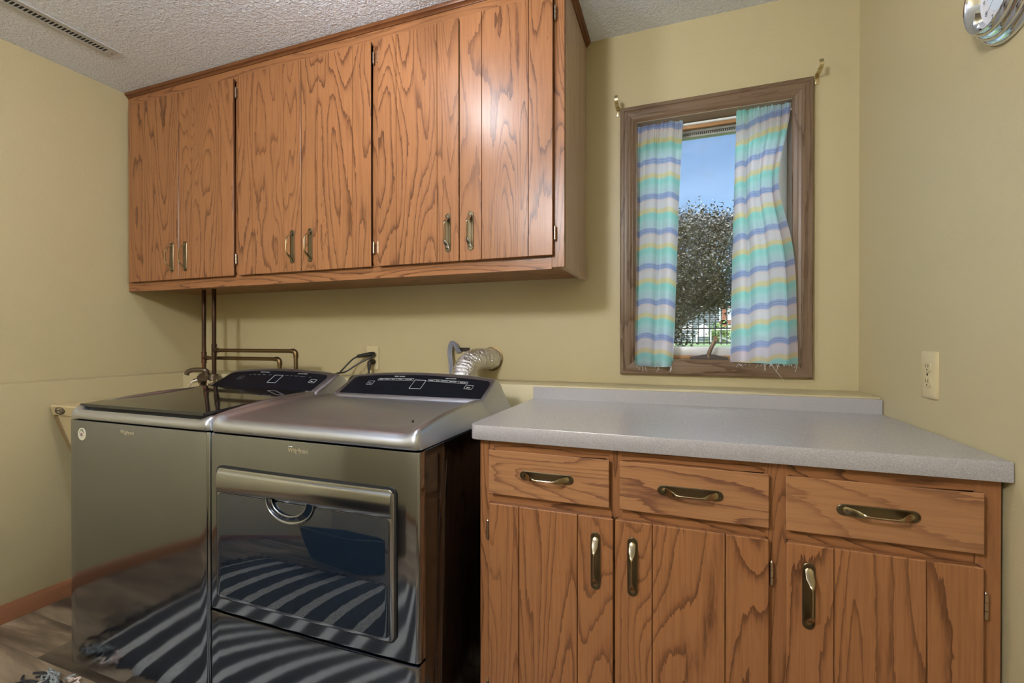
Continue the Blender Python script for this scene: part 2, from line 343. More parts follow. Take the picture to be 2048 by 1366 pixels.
b=BM(); box(b,ix0,-.003,WZ0,ix1,.12,iz0+.002); O('sill',b,M['casex'],win,WO,smooth=False)
b=BM(); box(b,ix0,-.003,iz1-.002,ix1,.12,WZ1); O('head',b,M['jamb'],win,WO,smooth=False)
sx0,sx1=ix0+.004,ix1-.004
b=BM()   # wood stop then sash frame
box(b,sx0,.062,iz0+.002,sx1,.075,iz0+.016,.002); box(b,sx0,.062,iz1-.030,sx1,.078,iz1-.004,.002); O('stop',b,M['sashwood'],win,WO)
b=BM(); box(b,sx0,.080,iz0+.010,sx0+.030,.12,iz1-.004,.002); box(b,sx1-.030,.080,iz0+.010,sx1,.12,iz1-.004,.002)
box(b,sx0,.079,iz0+.012,sx1,.12,1.131,.003); O('sash',b,M['alu'],win,WO)
b=BM(); box(b,sx0,.080,2.008,sx1,.12,iz1-.020,.002); box(b,sx0,.075,2.020,sx1,.082,2.026,.001); box(b,sx0,.075,2.002,sx1,.082,2.010,.001)
for k in range(70): box(b,sx0+.004+k*.0079,.0765,2.0115,sx0+.0075+k*.0079,.0805,2.018)
O('screen_rail',b,M['screenframe'],win,WO,smooth=False)
b=BM(); box(b,sx0,.0775,2.0108,sx1,.0795,2.0185); O('weatherstrip',b,M['black'],win,WO,smooth=False)
b=BM(); box(b,sx0+.028,.100,1.128,sx1-.028,.104,2.010); O('pane',b,M['glass'],win,WO,smooth=False)
# crank
b=BM(); prism(b,[(.048,iz0+.002),(.19,iz0+.002),(.19,iz0+.010),(.15,iz0+.018),(.132,iz0+.021),(.104,iz0+.021),(.088,iz0+.018),(.048,iz0+.012)],'y',.030,.058)
bmesh.ops.bevel(b,geom=b.edges[:],offset=.0015,segments=1,affect='EDGES')
ck=O('crank_base',b,M['crankbase'],win,WO)
b=BM(); tube(b,smoothpath([(.118,.040,1.096),(.120,.034,1.108),(.128,.030,1.130),(.138,.028,1.152),(.142,.027,1.158)],5),lambda t:.0085-.001*t,12,sq=.8)
tube(b,[(.142,.040,1.162),(.142,.034,1.164),(.142,.016,1.166),(.142,.012,1.166)],.0095,14); tube(b,[(.118,.042,1.088),(.118,.040,1.102)],.0125,14)
O('crank_handle',b,M['crank'],win,WO)

# ------------------------------------------------------------------ curtains
def curtain(name,label,top,bot,u_flip,folds,zt,zb,cloth,phase,seed,hemlow,cross=None):
    rnd=random.Random(seed); NU,NV=150,110; b=BM(); uvl=b.loops.layers.uv.new('UVMap'); V=[]
    zrod=zt-.012
    for j in range(NV+1):
        t=j/NV; row=[]
        for i in range(NU+1):
            s=i/NU
            a,c=top; d,e=bot(t) if callable(bot) else (top[0]+(bot[0]-top[0])*t,top[1]+(bot[1]-top[1])*t)
            x=d+(e-d)*s
            g=math.exp(-((t-.02)/.05)**2)
            amp=.006+.020*min(1,t*2.2)
            y=amp*math.sin(2*PI*folds*s+phase+.9*math.sin(3*t+seed))*(.6+.4*math.sin(5*s+seed))+.004*math.sin(2*PI*folds*2.3*s+2+seed)*(1-t*.6)
            y+=.0028*g*math.sin(2*PI*folds*4.7*s+phase+2*math.sin(9*s))+.002*g*math.sin(2*PI*folds*9.1*s)
            x+=.006*math.sin(2*PI*folds*s+phase+1.3)*min(1,t*3)
            z=zt+(zb-zt)*t-.002*math.sin(2*PI*folds*s+phase)*t*.7+.004*math.sin(3.1*s+seed)*t+(.0012*math.sin(2*PI*folds*4.7*s+phase*2) if j<3 else 0)+hemlow*(s)*t
            y0=-.012-.014*t if t>0.05 else -.012
            row.append((b.verts.new((x,y0+y-(.006 if t>.9 else 0),z)),s,t))
        V.append(row)
    L=zt-zb
    for j in range(NV):
        for i in range(NU):
            q=(V[j][i],V[j][i+1],V[j+1][i+1],V[j+1][i]); f=b.faces.new([k[0] for k in q])
            for l,k in zip(f.loops,q): l[uvl].uv=(k[1]*cloth,(1-k[2])*L+.004*math.sin(2*PI*folds*k[1]+phase)*k[2]+.008*math.sin(4.2*k[1]+seed)+HEM[0]+HEM[1]*(.6-k[1]))
    return b
HEM=[.015,0]
RODY=-.012
lc=thing('curtain','short rainbow striped curtain at the left side of the window','curtain',(-.08,0,1.05),'pair of cafe curtains')
b=curtain('c','',(-.157,.019),(-.171,-.013),0,2.3,2.040,1.056,.34,.6,3,-.002); O('cloth',b,M['curtain'],lc,(-.08,0,1.05),recalc=False,ang=180)
def threads(parent,org,x0,x1,z,n,seed,longat=None):
    r=random.Random(seed); b=BM()
    for k in range(n):
        x=x0+(x1-x0)*r.random(); l=.006+.022*r.random()**2; dx=(r.random()-.5)*.02
        tube(b,smoothpath([(x,-.032,z),(x+dx*.5,-.035,z-l*.5),(x+dx,-.034,z-l)],3),.00045,4)
    if longat: tube(b,smoothpath([(longat,-.033,z+.01),(longat+.015,-.036,z-.02),(longat+.034,-.034,z-.045),(longat+.045,-.030,z-.062)],5),.0005,4)
    tag(O('loose_threads',b,M['thread'],parent,org),kind='stuff')
threads(lc,(-.08,0,1.05),-.165,-.02,1.056,14,5)
HEM=[.056,.035]
rc=thing('curtain','wider rainbow striped curtain with a frayed hem at the right side of the window','curtain',(.31,0,1.06),'pair of cafe curtains')
def rbot(t):
    x0=.212-.018*t; x1=.400+.016*t-.050*math.exp(-((t-.30)/.20)**2)*1.0
    return x0,x1
b=curtain('c','',(.212,.400),rbot,0,3.4,2.043,1.070,.52,2.1,8,.004); O('cloth',b,M['curtain'],rc,(.31,0,1.06),recalc=False,ang=180)
threads(rc,(.31,0,1.06),.20,.415,1.070,34,9,.325)
b=BM(); tube(b,[(ix0,RODY+.02,2.028),(ix1,RODY+.02,2.028)],.005,12); tag(O('curtain_rod',b,M['rod'],org=(.12,.008,2.028)),'thin white rod across the window top, hidden in the gathered curtain headers','curtain rod')
for sgn,x,lab in ((-1,-.237,'small brass curtain rod bracket at the upper left corner of the window frame'),(1,.479,'small brass curtain rod bracket at the upper right corner of the window frame')):
    b=BM(); box(b,x-.006,-.004,2.100,x+.006,-.0002,2.140,.001)
    def strip(pts,w=.0075,th=.0012):
        P=[Vector(p) for p in pts]; R=[]
        for i,p in enumerate(P):
            t=(P[min(i+1,len(P)-1)]-P[max(i-1,0)]).normalized(); nrm=Vector((1,0,0)).cross(t)
            R.append([p+Vector((w,0,0))+nrm*th,p-Vector((w,0,0))+nrm*th,p-Vector((w,0,0))-nrm*th,p+Vector((w,0,0))-nrm*th])
        loft(b,R)
    strip([(x,-.004,2.128),(x,-.012,2.126),(x,-.046,2.130),(x,-.052,2.134)])
    strip(smoothpath([(x,-.050,2.134),(x,-.060,2.131),(x,-.066,2.138),(x,-.067,2.150),(x,-.062,2.158),(x,-.059,2.156)],4),.0065)
    for z in (2.108,2.133): cyl(b,(x,-.004,z),(x,-.006,z),.0025,8)
    tag(O('curtain_bracket',b,M['bracket'],org=(x,0,2.12)),lab,'bracket','curtain rod brackets')

# ------------------------------------------------------------------ cabinets
def handle_bm(vert=True,L=.146):
    """pull with a long rounded backplate; centred at origin, facing -y, long axis z (vert) or x"""
    b=BM(); h=L/2; W=.0122
    def pl(hw,hl,y):
        o=[]
        for k in range(9): a=PI*k/8; o.append((hw*math.cos(a),y,hl-hw+hw*math.sin(a)))
        for k in range(9): a=PI+PI*k/8; o.append((hw*math.cos(a),y,-(hl-hw)+hw*math.sin(a)))
        return o
    loft(b,[pl(W,h,0),pl(W,h,-.0022),pl(W-.0012,h-.0012,-.0032),pl(W-.0028,h-.0028,-.0032),pl(W-.0035,h-.0035,-.0014)],mi=1)
    R=[]; N=36
    for k in range(N+1):
        t=-1+2*k/N; z=t*(h-.011); a=abs(t)
        e=min(1,max(0,(1-a)/.55)); e=e*e*(3-2*e); y=-.0035-.025*e-.004*(1-a*a)
        wd=.0019+.0060*max(0,min(1,(a-.42)/.28)) if a<.93 else .0080*math.sqrt(max(.05,1-((a-.93)/.075)**2))
        th=.0034-.0019*max(0,min(1,(a-.35)/.3))
        R.append([(wd*math.cos(2*PI*i/12),y+th*math.sin(2*PI*i/12),z) for i in range(12)])
    loft(b,R,mi=0)
    if not vert:
        for v in b.verts: v.co=Vector((v.co.z,v.co.y,v.co.x))
    return b
def hinge_bm(z0,z1,x,y,lx):
    b=BM(); h=(z1-z0)
    for k in range(3):
        cyl(b,(x,y-.004,z0+h*(k/3)+.0006),(x,y-.004,z0+h*((k+1)/3)-.0006),.0044,12)
    for z,s in ((z0,-1),(z1,1)): tube(b,[(x,y-.004,z),(x,y-.004,z+s*.002),(x,y-.004,z+s*.004)],lambda t:.0034*(1-t*.7),10)
    box(b,min(x,x+lx),y-.0022,z0+.002,max(x,x+lx),y+.0005,z1-.002,mi=1)
    return b
def panel_bm(x0,x1,z0,z1,yf,yb,grooves=(),c=.0016,d=.0014,gw=.0015,gd=.0055,bi=.010,top=True):
    xs=[(x0,d),(x0+c,0)]
    for g in grooves: xs+=[(g-gw,0),(g,gd),(g+gw,0)]
    xs+=[(x1-c,0),(x1,d)]; zs=[(z0,d),(z0+c,0),(z1-c,0),(z1,d)]
    b=BM(); G=[[b.verts.new((x,yf+max(dx,dz),z)) for x,dx in xs] for z,dz in zs]
    for j in range(3):
        for i in range(len(xs)-1): b.faces.new((G[j][i],G[j][i+1],G[j+1][i+1],G[j+1][i]))
    ring=G[0][:]+[G[1][-1],G[2][-1]]+G[3][::-1]+[G[2][0],G[1][0]]
    mid=(x0+x1)/2; zm=(z0+z1)/2
    back=[b.verts.new((v.co.x+(bi if v.co.x<mid else -bi)*(1 if (v.co.x<x0+1e-5 or v.co.x>x1-1e-5) else 0),yb,v.co.z+(bi if v.co.z<z0+1e-5 else (-bi if (v.co.z>z1-1e-5 and top) else 0)))) for v in ring]; n=len(ring)
    for i in range(n): b.faces.new((ring[i],ring[(i+1)%n],back[(i+1)%n],back[i]))
    b.faces.new(back); return b
def add_handle(parent,P,x,z,yf,vert,porg):
    b=handle_bm(vert); bmesh.ops.translate(b,vec=(x,yf,z),verts=b.verts[:]); return O('handle',b,[M['brass'],M['brassdark']],parent,porg)
# --- wall cabinet
UO=(-1.536,0,1.4168); uc=thing('wall_cabinet','long oak wall cabinet with six grooved doors above the washer and dryer','cabinet',UO)
ux0,ux1,ub,ut,uy=XL+.001,-.3723,1.4168,2.439,-.4007
b=BM(); box(b,ux0,uy+.019,ub+.012,ux1-.02,-.001,ut); O('carcass',b,M['oakx'],uc,UO,smooth=False)
b=BM(); box(b,ux1-.02,uy+.019,ub,ux1,-.001,ut,.0008,1); O('end_panel',b,M['oakglare'],uc,UO)
yF=uy; yK=uy+.019
for z0,z1 in ((ub-.006,1.4685),(2.355,ut)): b=BM(); box(b,ux0,yF,z0,-.418,yK,z1,.0006,1); O('frame_rail',b,M['oakx'],uc,UO)
for x0,x1 in ((ux0,-2.655),(-1.937,-1.893),(-1.175,-1.127)): b=BM(); box(b,x0,yF-.0002,1.4685,x1,yK,2.355,.001,1); O('frame_stile',b,M['oakz'],uc,UO)
b=BM(); box(b,-.418,yF-.0002,ub-.0005,ux1,yK,ut,.001,1); O('frame_stile',b,M['oakz'],uc,UO)
cp=[(0,0),(.004,0),(.006,.004),(.013,.009),(.016,.010),(.018,.016),(.021,.0195),(0,.0195)]
b=BM(); # crown along the front and returning along the right end
A=[(ux0,yF-u,2.4195+z) for u,z in cp]; B=[(ux1+u,yF-u,2.4195+z) for u,z in cp]; C_=[(ux1+u,-.001,2.4195+z) for u,z in cp]
loft(b,[A,B,C_]); O('crown_molding',b,M['crown'],uc,UO)
doorsU=[(-2.667,-2.2965,(-2.581,-2.391),-2.342,-1),(-2.2935,-1.930,(-2.204,-2.022),-2.248,1),(-1.900,-1.5315,(-1.811,-1.626),-1.578,-1),(-1.5285,-1.168,(-1.440,-1.258),-1.479,1),(-1.134,-.7735,(-1.048,-.865),-.818,-1),(-.7700,-.410,(-.679,-.499),-.724,1)]
for x0,x1,g,hx,hs in doorsU:
    b=panel_bm(x0,x1,1.457,2.370,-.4205,yF-.0005,g); d=O('door',b,M['oakz'],uc,UO,ang=20)
    add_handle(d,None,hx,1.566,-.4205,True,UO)
    ex=x0-.006 if hs<0 else x1+.006
    for z0,z1 in ((1.512,1.558),(2.281,2.327)):
        O('hinge',hinge_bm(z0,z1,ex,yF-.006,.006 if hs<0 else -.006),[M['hinge'],M['hdark']],d,UO)
# --- base cabinet
LO=(.04,-.5,0); lc_=thing('base_cabinet','oak base cabinet with three drawers over three grooved doors below the grey countertop','cabinet',LO)
lx0,lx1,ly=-.523,.604,-.785
b=BM(); box(b,lx0,ly+.019,.10,lx1,YP-.002,.8845,0); box(b,lx0+.01,ly+.075,0,lx1-.01,YP-.002,.10); O('carcass',b,M['oakz'],lc_,LO,smooth=False)
for z0,z1 in ((.10,.135),(.700,.748),(.850,.8848)): b=BM(); box(b,lx0,ly,z0,lx1,ly+.019,z1,.001,1); O('frame_rail',b,M['oakx'],lc_,LO)
for x0,x1 in ((lx0,-.480),(-.165,-.132),(.188,.233),(.560,lx1)): b=BM(); box(b,x0,ly-.0003,.10,x1,ly+.0187,.8847,.001,1); O('frame_stile',b,M['oakz'],lc_,LO)
for x0,x1,hx in ((-.490,-.1615,-.325),(-.136,.1945,.0275),(.2275,.5695,.395)):
    b=panel_bm(x0,x1,.737,.8585,-.804,ly-.0006,()); d=O('drawer',b,M['oakdraw'],lc_,LO,ang=20); add_handle(d,None,hx,.7975,-.804,False,LO)
for x0,x1,g,hx,hs in ((-.490,-.1515,(-.402,-.242),-.195,-1),(-.1465,.1945,(-.057,.105),-.104,1),(.229,.5695,(.319,.479),.271,1)):
    b=panel_bm(x0,x1,.118,.7105,-.804,ly-.0006,g,.0022,.002,.0018,.006,.007,False); d=O('door',b,M['oakz'],lc_,LO,ang=20); add_handle(d,None,hx,.5995,-.804,True,LO)
    ex=x0-.0065 if hs<0 else x1+.0065
    for z0,z1 in ((.607,.657),(.162,.212)):
        O('hinge',hinge_bm(z0,z1,ex,ly-.005,.007 if hs<0 else -.007),[M['hinge'],M['hdark']],d,LO)
# --- countertop
TO=(.03,-.5,.885); ct=thing('countertop','speckled grey laminate countertop with a low backsplash below the window','countertop',TO)
b=BM(); n=8; poly=[(XR-.002,YP-.0195),(-.5454,YP-.0195)]
R=.022
for k in range(n+1):
    a=PI+PI/2*k/n; poly.append((-.5454+R+R*math.cos(a),-.8108+R+R*math.sin(a)))
poly.append((XR-.002,-.8108)); prism(b,poly,'z',.885,.925)
es=[e for e in b.edges if abs(e.verts[0].co.z-e.verts[1].co.z)<1e-6]; bmesh.ops.bevel(b,geom=es,offset=.001,segments=1,affect='EDGES')
O('worktop',b,M['lam'],ct,TO)
b=BM(); box(b,-.5454,-.2128,.885,XR-.002,YP-.0005,.9715,.0008,1); O('backsplash',b,M['lam'],ct,TO)

# ------------------------------------------------------------------ washer and dryer
YFA=-.9915
RIMD=[(-.9915,.905),(-.9875,.924),(-.981,.9325),(-.94,.941),(-.90,.946),(-.83,.9525),(-.755,.9565),(-.69,.9575),(-.62,.957),(-.53,.9545),(-.47,.952),(-.42,.940),(-.345,.906),(-.30,.897)]
RIMW=[(-.9915,.900),(-.9875,.912),(-.981,.919),(-.94,.932),(-.90,.938),(-.82,.948),(-.70,.956),(-.60,.957),(-.52,.953),(-.47,.947),(-.42,.934),(-.345,.904),(-.30,.895)]
def lerp_t(T_,y):
    for (a,b_),(c,d) in zip(T_,T_[1:]):
        if y<=c: return b_+(d-b_)*max(0,(y-a))/(c-a)
    return T_[-1][1]
def inset(y): return .005+.042*min(1,max(0,(y+.99)/.54))
YS=[-.9915,-.9930,-.9925,-.9895,-.982,-.975,-.968,-.955,-.940,-.92,-.90,-.87,-.84,-.80,-.77,-.73,-.69,-.64,-.60,-.565,-.53,-.50]
def topcap(x0,x1,washer):
    b=BM(); W=x1-x0
    rim=(lambda y:lerp_t(RIMW,y)) if washer else (lambda y:lerp_t(RIMD,y))
    f_=.938 if not washer else .930
    ds=[0,0,.0008,.003,.0065,.011,.017,.027,.038,.050,.070,.09]
    dp=[None,.017,.0105,.0048,.0015,.0,.0008,.0045,.009,.0115,.012,.012]
    xs=[(x0+d,p) for d,p in zip(ds,dp)]+[(x0+W*.3,.012),(x0+W*.5,.012),(x0+W*.7,.012)]+[(x1-d,p) for d,p in zip(ds,dp)][::-1]
    if not washer:  # shallow dished panel
        xs=xs[:12]+[(x0+.098,.012),(x0+.104,.017),(x0+W*.3,.017),(x0+W*.5,.017),(x0+W*.7,.017),(x1-.080,.017),(x1-.074,.012)]+xs[-10:] if False else xs
    zs0=.889; rows=[]
    prof=[(-.9905,.889)]+[(y,rim(y)) for y in YS[1:]]
    # rounded front nose expressed by (y,z)
    nose=[(-.9905,.8875),(-.9925,.893),(-.9932,.8875+.25*(f_-.8875)),(-.9925,.8875+.42*(f_-.8875)),(-.9900,.8875+.60*(f_-.8875)),(-.9845,.8875+.78*(f_-.8875)),(-.977,.8875+.90*(f_-.8875)),(-.968,.8875+.985*(f_-.8875))]+[(y,rim(y)) for y in (-.955,-.940,-.92,-.90,-.87,-.84,-.80,-.77,-.73,-.69,-.64,-.60,-.565,-.53,-.50,-.46,-.43,-.40,-.37,-.345,-.30)]
    for k,(y,z) in enumerate(nose):
        wgt=min(1,max(0,(z-.8875)/.05)); row=[]
        for x,p in xs:
            dside=min(x-x0,x1-x); 
            yy=y+.010*max(0,1-dside/.010)**2*(1 if y<-.95 else max(0,1-(y+.95)/.05))
            if p is None: zz=.8875
            else: zz=.8875+(z-.8875)*(1-p/.06)-0 if False else z-p*wgt
            if p is not None and dside<.01: zz=max(.8875,.8875+(z-.8875)-p*wgt)
            if y>-.525 and dside>.012: zz=min(zz,.93)
            if washer and dside>.05 and y>-.985 and y<-.52:
                zz=z-.012*wgt if y<-.974 else .9035
            if (not washer) and (x-x0)>.085 and (x1-x)>.07 and -.925<y<-.54: zz-=.0045
            fz=1 if z<.8885 else max(0,min(1,(zz-.8875)/(z-.8875))); sh_=inset(y)*(fz if dside<.0171 else max(0,1-(dside-.017)/.075))
            row.append(b.verts.new((x+(sh_ if x<(x0+x1)/2 else -sh_),yy,zz)))
        rows.append(row)
    for r0,r1 in zip(rows,rows[1:]):
        for i in range(len(r0)-1): b.faces.new((r0[i],r0[i+1],r1[i+1],r1[i]))
    # bottom rim back to the rear
    return b
def console(x0,x1):
    b=BM(); R=[]; W=x1-x0
    def zt(x): t=(x-x0)/W; return 1.0115+.0195*(1-(2*t-1)**2)
    sh=[(0,.020),(.002,.011),(.006,.005),(.014,.001),(.024,0)]
    x0+=.0006; x1-=.0006; st=[(x0+d,s) for d,s in sh]+[(x0+W*k/12,0) for k in range(1,12)]+[(x1-d,s) for d,s in sh[::-1]]
    for x,s in st:
        z=zt(x)-s*.6
        P=[(-.535+s,.889),(-.535+s,.938-s*.2),(-.528+s,.946-s*.2),(-.518+s*.9,.953-s*.2),(-.420+s*.6,z-.014),(-.404+s*.5,z-.004),(-.392+s*.3,z),(-.378,z-.001),(-.358,z-.010),(-.336-s*.3,z-.026),(-.320-s*.4,z-.045),(-.300-s,.930-s),(-.297-s,.889)]
        e=max(0,1-min(x-x0,x1-x)/.10)*.034*(1 if x<(x0+x1)/2 else -1); R.append([(x+e*min(1,(zz-.889)/.06),y,zz) for y,zz in P])
    loft(b,R); return b,zt
def brandmark(bm,cx,cz,y,sz):
    mt=basis((cx,y,cz),(1,0,0),(0,0,1),(0,-1,0)); text_bm(bm,'Whirlpool',sz,mt,.0008,0,0,bold=.0004*sz/.018)
    # swirl ring crossing the word
    c=Vector((cx+.004*sz/.018,y-.0006,cz+.002)); N=26
    pts=[c+Vector((.016*sz/.018*math.cos(a)+.008*sz/.018*math.sin(a),0,.0135*sz/.018*math.sin(a))) for a in [math.radians(35+ (330-35)*k/N) for k in range(N+1)]]
    k=Matrix.Rotation(math.radians(28),4,'Y')
    pts=[c+(k@((p-c)*.62)) for p in pts]
    pts=[c+Vector(((p-c).x*1.25,0,(p-c).z*1.0)) for p in pts]
    tube(bm,pts,lambda t:.0002+.0007*math.sin(PI*t),5)
    # small raised flourish above the W
    q0=cx-.036*sz/.018; zc=cz+sz*.92; tube(bm,[(q0+.0016*i,y-.0006,zc+.0009*math.sin(i*2.1)) for i in range(9)],.0005,5)
def front_panel(x0,x1,z0,z1,bow=.004,hole=None):
    """bowed front skin with rounded vertical edges"""
    def pts():
        o=[]
        for k in range(5): a=PI/2*k/4; o.append((x0+.010-.010*math.cos(a),YFA+.010-.010*math.sin(a)))
        n=24
        for k in range(1,n): t=k/n; o.append((x0+.010+(x1-x0-.020)*t,YFA-bow*(1-(2*t-1)**2)))
        for k in range(5): a=PI/2*(1-k/4); o.append((x1-.010+.010*math.cos(a),YFA+.010-.010*math.sin(a)))
        return o
    P=pts(); b=BM()
    def ring(ins,z):
        c=((x0+x1)/2); return [(x+(ins if x<c else -ins)*(1 if min(x-x0,x1-x)<.011 else 0),y+ins,z) for x,y in P]+[(x1-.0005,YFA+.030,z),(x0+.0005,YFA+.030,z)]
    loft(b,[ring(.003,z0),ring(.0008,z0+.0012),ring(0,z0+.004),ring(0,z1-.004),ring(.0008,z1-.0012),ring(.003,z1)]); return b
def side_press(b,x,s):
    """pressed ribs of the side sheet"""
    def rib(p,r=.0022): tube(b,[(x,y,z) for y,z in smoothpath2(p)],r,6,sq=1)
    rib([(-.895,.02),(-.905,.20),(-.902,.45),(-.885,.70),(-.870,.815),(-.862,.835),(-.850,.838)]); rib([(-.845,.83),(-.858,.70),(-.872,.45),(-.874,.20),(-.862,.02)],.0026)
    rib([(-.74,.02),(-.765,.30),(-.765,.55),(-.745,.75),(-.73,.80),(-.70,.82),(-.40,.83)]); rib([(-.66,.05),(-.69,.35),(-.685,.60),(-.66,.74),(-.62,.77),(-.40,.78)])
def smoothpath2(p): return [(q.x,q.y) for q in smoothpath([Vector((a,b_,0)) for a,b_ in p],8)]
def appliance(name,label,cat,x0,x1,washer):
    org=((x0+x1)/2,-.65,0); t=thing(name,label,cat,org)
    b=BM(); box(b,x0+.002,-.958,.028,x1-.002,-.302,.884,.003)
    if not washer: side_press(b,x1-.0035,1)
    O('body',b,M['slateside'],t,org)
    b=BM(); box(b,x0+.012,-.975,.018,x1-.012,-.31,.889); O('inner_gap',b,M['black'],t,org,smooth=False)
    for fx in (x0+.06,x1-.06):
        for fy in (-.94,-.36): 
            b=BM(); cyl(b,(fx,fy,0),(fx,fy,.03),.018,16); O('foot',b,M['rubber'],t,org)
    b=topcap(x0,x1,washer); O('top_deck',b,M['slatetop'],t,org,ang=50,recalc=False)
    b=BM()  # hidden tray under the open-bottomed top skin, back and sides
    box(b,x0+.001,-.535,.8875,x1-.001,-.302,.895); O('deck_tray',b,M['slatetop'],t,org,smooth=False)
    b,zt=console(x0,x1); con=O('console',b,M['slatetop'],t,org,ang=40)
    # control glass on the sloping face
    def face(x,s,off=0.0):
        z1=zt(x)-.014; p0=Vector((x,-.518,.953)); p1=Vector((x,-.420,z1)); d=(p1-p0); n=Vector((0,-d.z,d.y)).normalized()*(-1)
        n=Vector((0,-abs(d.z),abs(d.y))).normalized(); return p0+d*s+n*off
    b=BM(); gx0,gx1=(x0+.052,x1-.068) if washer else (x0+.070,x1-.047); N=20; fr=[];
    ss=[(.03,.0),(.10,0),(.5,0),(.85,0),(.97,0)]
    rows=[]
    for s in (.02,.05,.3,.6,.9,1.0,1.07):
        ins=.012*max(0,(s-.9)/.17)**2; row=[]
        for k in range(N+1):
            x=gx0+ins+(gx1-gx0-2*ins)*k/N; row.append(b.verts.new(face(x,s,.0018 if s<1.05 else .0012)))
        rows.append(row)
    for r0,r1 in zip(rows,rows[1:]):
        for k in range(N): b.faces.new((r0[k],r0[k+1],r1[k+1],r1[k]))
    # thin edge skirt
    edge=rows[0][:]+[r[-1] for r in rows[1:-1]]+rows[-1][::-1]+[r[0] for r in rows[1:-1]][::-1]
    low=[b.verts.new(v.co+Vector((0,.0022,-.0022))) for v in edge]
    for i in range(len(edge)): b.faces.new((edge[i],edge[(i+1)%len(edge)],low[(i+1)%len(edge)],low[i]))
    cg=O('control_panel',b,M['consoleglass'],t,org,ang=30)
    b=BM(); W=x1-x0
    def quad(xa,xb,sa,sb,wd=.0009,mi=0):
        P=[(xa,sa),(xb,sa),(xb,sb),(xa,sb)]
        for (u,v),(u2,v2) in zip(P,P[1:]+P[:1]): tube(b,[face(u,v,.0024),face(u2,v2,.0024)],wd*.5,4,mi=mi)
    def txt(s,x,sv,size,mi=0,al='CENTER'):
        o=face(x,sv,.0029); d=(face(x,sv+.1)-face(x,sv)).normalized(); n=Vector((0,-d.z,d.y)); 
        text_bm(b,s,size,basis(o,(1,0,0),tuple(d),tuple(Vector((1,0,0)).cross(d))),.0001,0,mi,al,bold=.0001)
    pm=1 if washer else 0; X=lambda f:x0+W*f
    a0,a1=.508,.575
    quad(X(a0),X(a1),.36,.80,.0013,0 if not washer else 0)
    quad(X(.220),X(.258),.52,.72,.0008,pm); quad(X(.815),X(.858),.50,.70,.0010,0)
    txt('ON',X(.239),.57,.0075,pm); txt('Start',X(.8365),.555,.0075,0 if not washer else 0)
    txt('WHAT TO WASH' if washer else 'WHAT TO DRY',X(.397),.945,.0068,0); txt('HOW TO WASH' if washer else 'HOW TO DRY',X(.711),.945,.0068,0)
    c1=[.273,.314,.351,.391,.437,.496]; w1=['ACTIVE','CASUAL','JEANS','TOWELS','BULKY ITEMS']
    c2=[.586,.624,.663,.702,.763,.817]; w2=['NORMAL','QUICK','DELICATE','HEAVY DUTY','TIMED DRY']
    for cs,ws in ((c1,w1),(c2,w2)):
        for q_ in range(5):
            if not washer: quad(X(cs[q_]),X(cs[q_+1]),.765,.865,.0007,0)
            txt(ws[q_] if not (washer and q_==4) else 'BULKY',X((cs[q_]+cs[q_+1])/2),.795,.0048,0 if not washer else 1)
    O('control_markings',b,[M['print'],M['printdim']],cg,org,smooth=False)
    if washer:
        b=BM(); L=[]
        for s,y in ((0,-.9655),(1,-.530)):
            z=.9345+.0235*s; xa,xb=x0+.006+.012*s,x1-.056-.024*s; L.append([(xa,y,z-.010),(xb,y,z-.010),(xb,y,z),(xa,y,z)])
        loft(b,L); bmesh.ops.bevel(b,geom=b.edges[:],offset=.002,segments=2,affect='EDGES'); O('glass_lid',b,M['glassblk'],t,org)
        b=BM(); box(b,x0+.03,-.955,.895,x1-.06,-.54,.925); O('lid_well',b,M['black'],t,org,smooth=False)
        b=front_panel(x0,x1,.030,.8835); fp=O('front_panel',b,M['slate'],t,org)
        b=BM(); brandmark(b,-1.684,.853,YFA-.0042,.0165); O('brand_badge',b,M['chrome'],fp,org)
        b=BM(); cx,cz=-1.928,.836; mt=basis((cx,YFA-.0022,cz),(1,0,0),(0,0,1),(0,-1,0)); lathe(b,[(.0175,-.001),(.0215,-.001),(.0215,.0006),(.0212,.0008)],mt,36,0)
        k=Matrix.Identity(4)
        bmA=b
        lathe(bmA,[(.0112,.0010),(.0118,.0010)],mt,30,4,False)
        for i,ch in enumerate('AMERICA'):
            a=math.radians(68-22.6*i); ux=Vector((math.cos(a),0,-math.sin(a))); uz=Vector((math.sin(a),0,math.cos(a)))
            px=Vector((cx,YFA-.0033,cz))+uz*.0133
            text_bm(bmA,ch,.0070,basis(px,tuple(Vector((math.cos(PI/2-a),0,-math.sin(PI/2-a)))*0+Vector((math.cos(-(PI/2-(PI/2+a))),0,0))) if False else tuple(Vector((math.cos(-a+0),0,0))),(0,0,1),(0,-1,0)) if False else basis(px,(math.cos(TH(i)),0,-math.sin(TH(i))),(math.sin(TH(i)),0,math.cos(TH(i))),(0,-1,0)),.0001,0,1,bold=.00015)
        lathe(bmA,[(.0001,.0012),(.0060,.0012)],basis((cx+.001,YFA-.0022,cz-.0012),(1,0,0),(0,0,1),(0,-1,0)),24,2,False)
        lathe(bmA,[(.0001,.0014),(.0036,.0014)],basis((cx-.003,YFA-.0022,cz-.002),(1,0,0),(0,0,1),(0,-1,0)),18,3,False)
        lathe(bmA,[(.0001,.0016),(.0024,.0016)],basis((cx+.003,YFA-.0022,cz-.0005),(1,0,0),(0,0,1),(0,-1,0)),18,5,False)
        tag(O('round_sticker',bmA,[M['sticker'],M['ink'],M['red'],M['blue'],M['ink'],M['palew']],fp,org,smooth=False),'cream round sticker with black arc lettering')
    else:
        b=front_panel(x0,x1,.3595,.8835); fp=O('front_panel',b,M['slate'],t,org)
        b=front_panel(x0,x1,.030,.352); O('lower_panel',b,M['slate'],t,org)
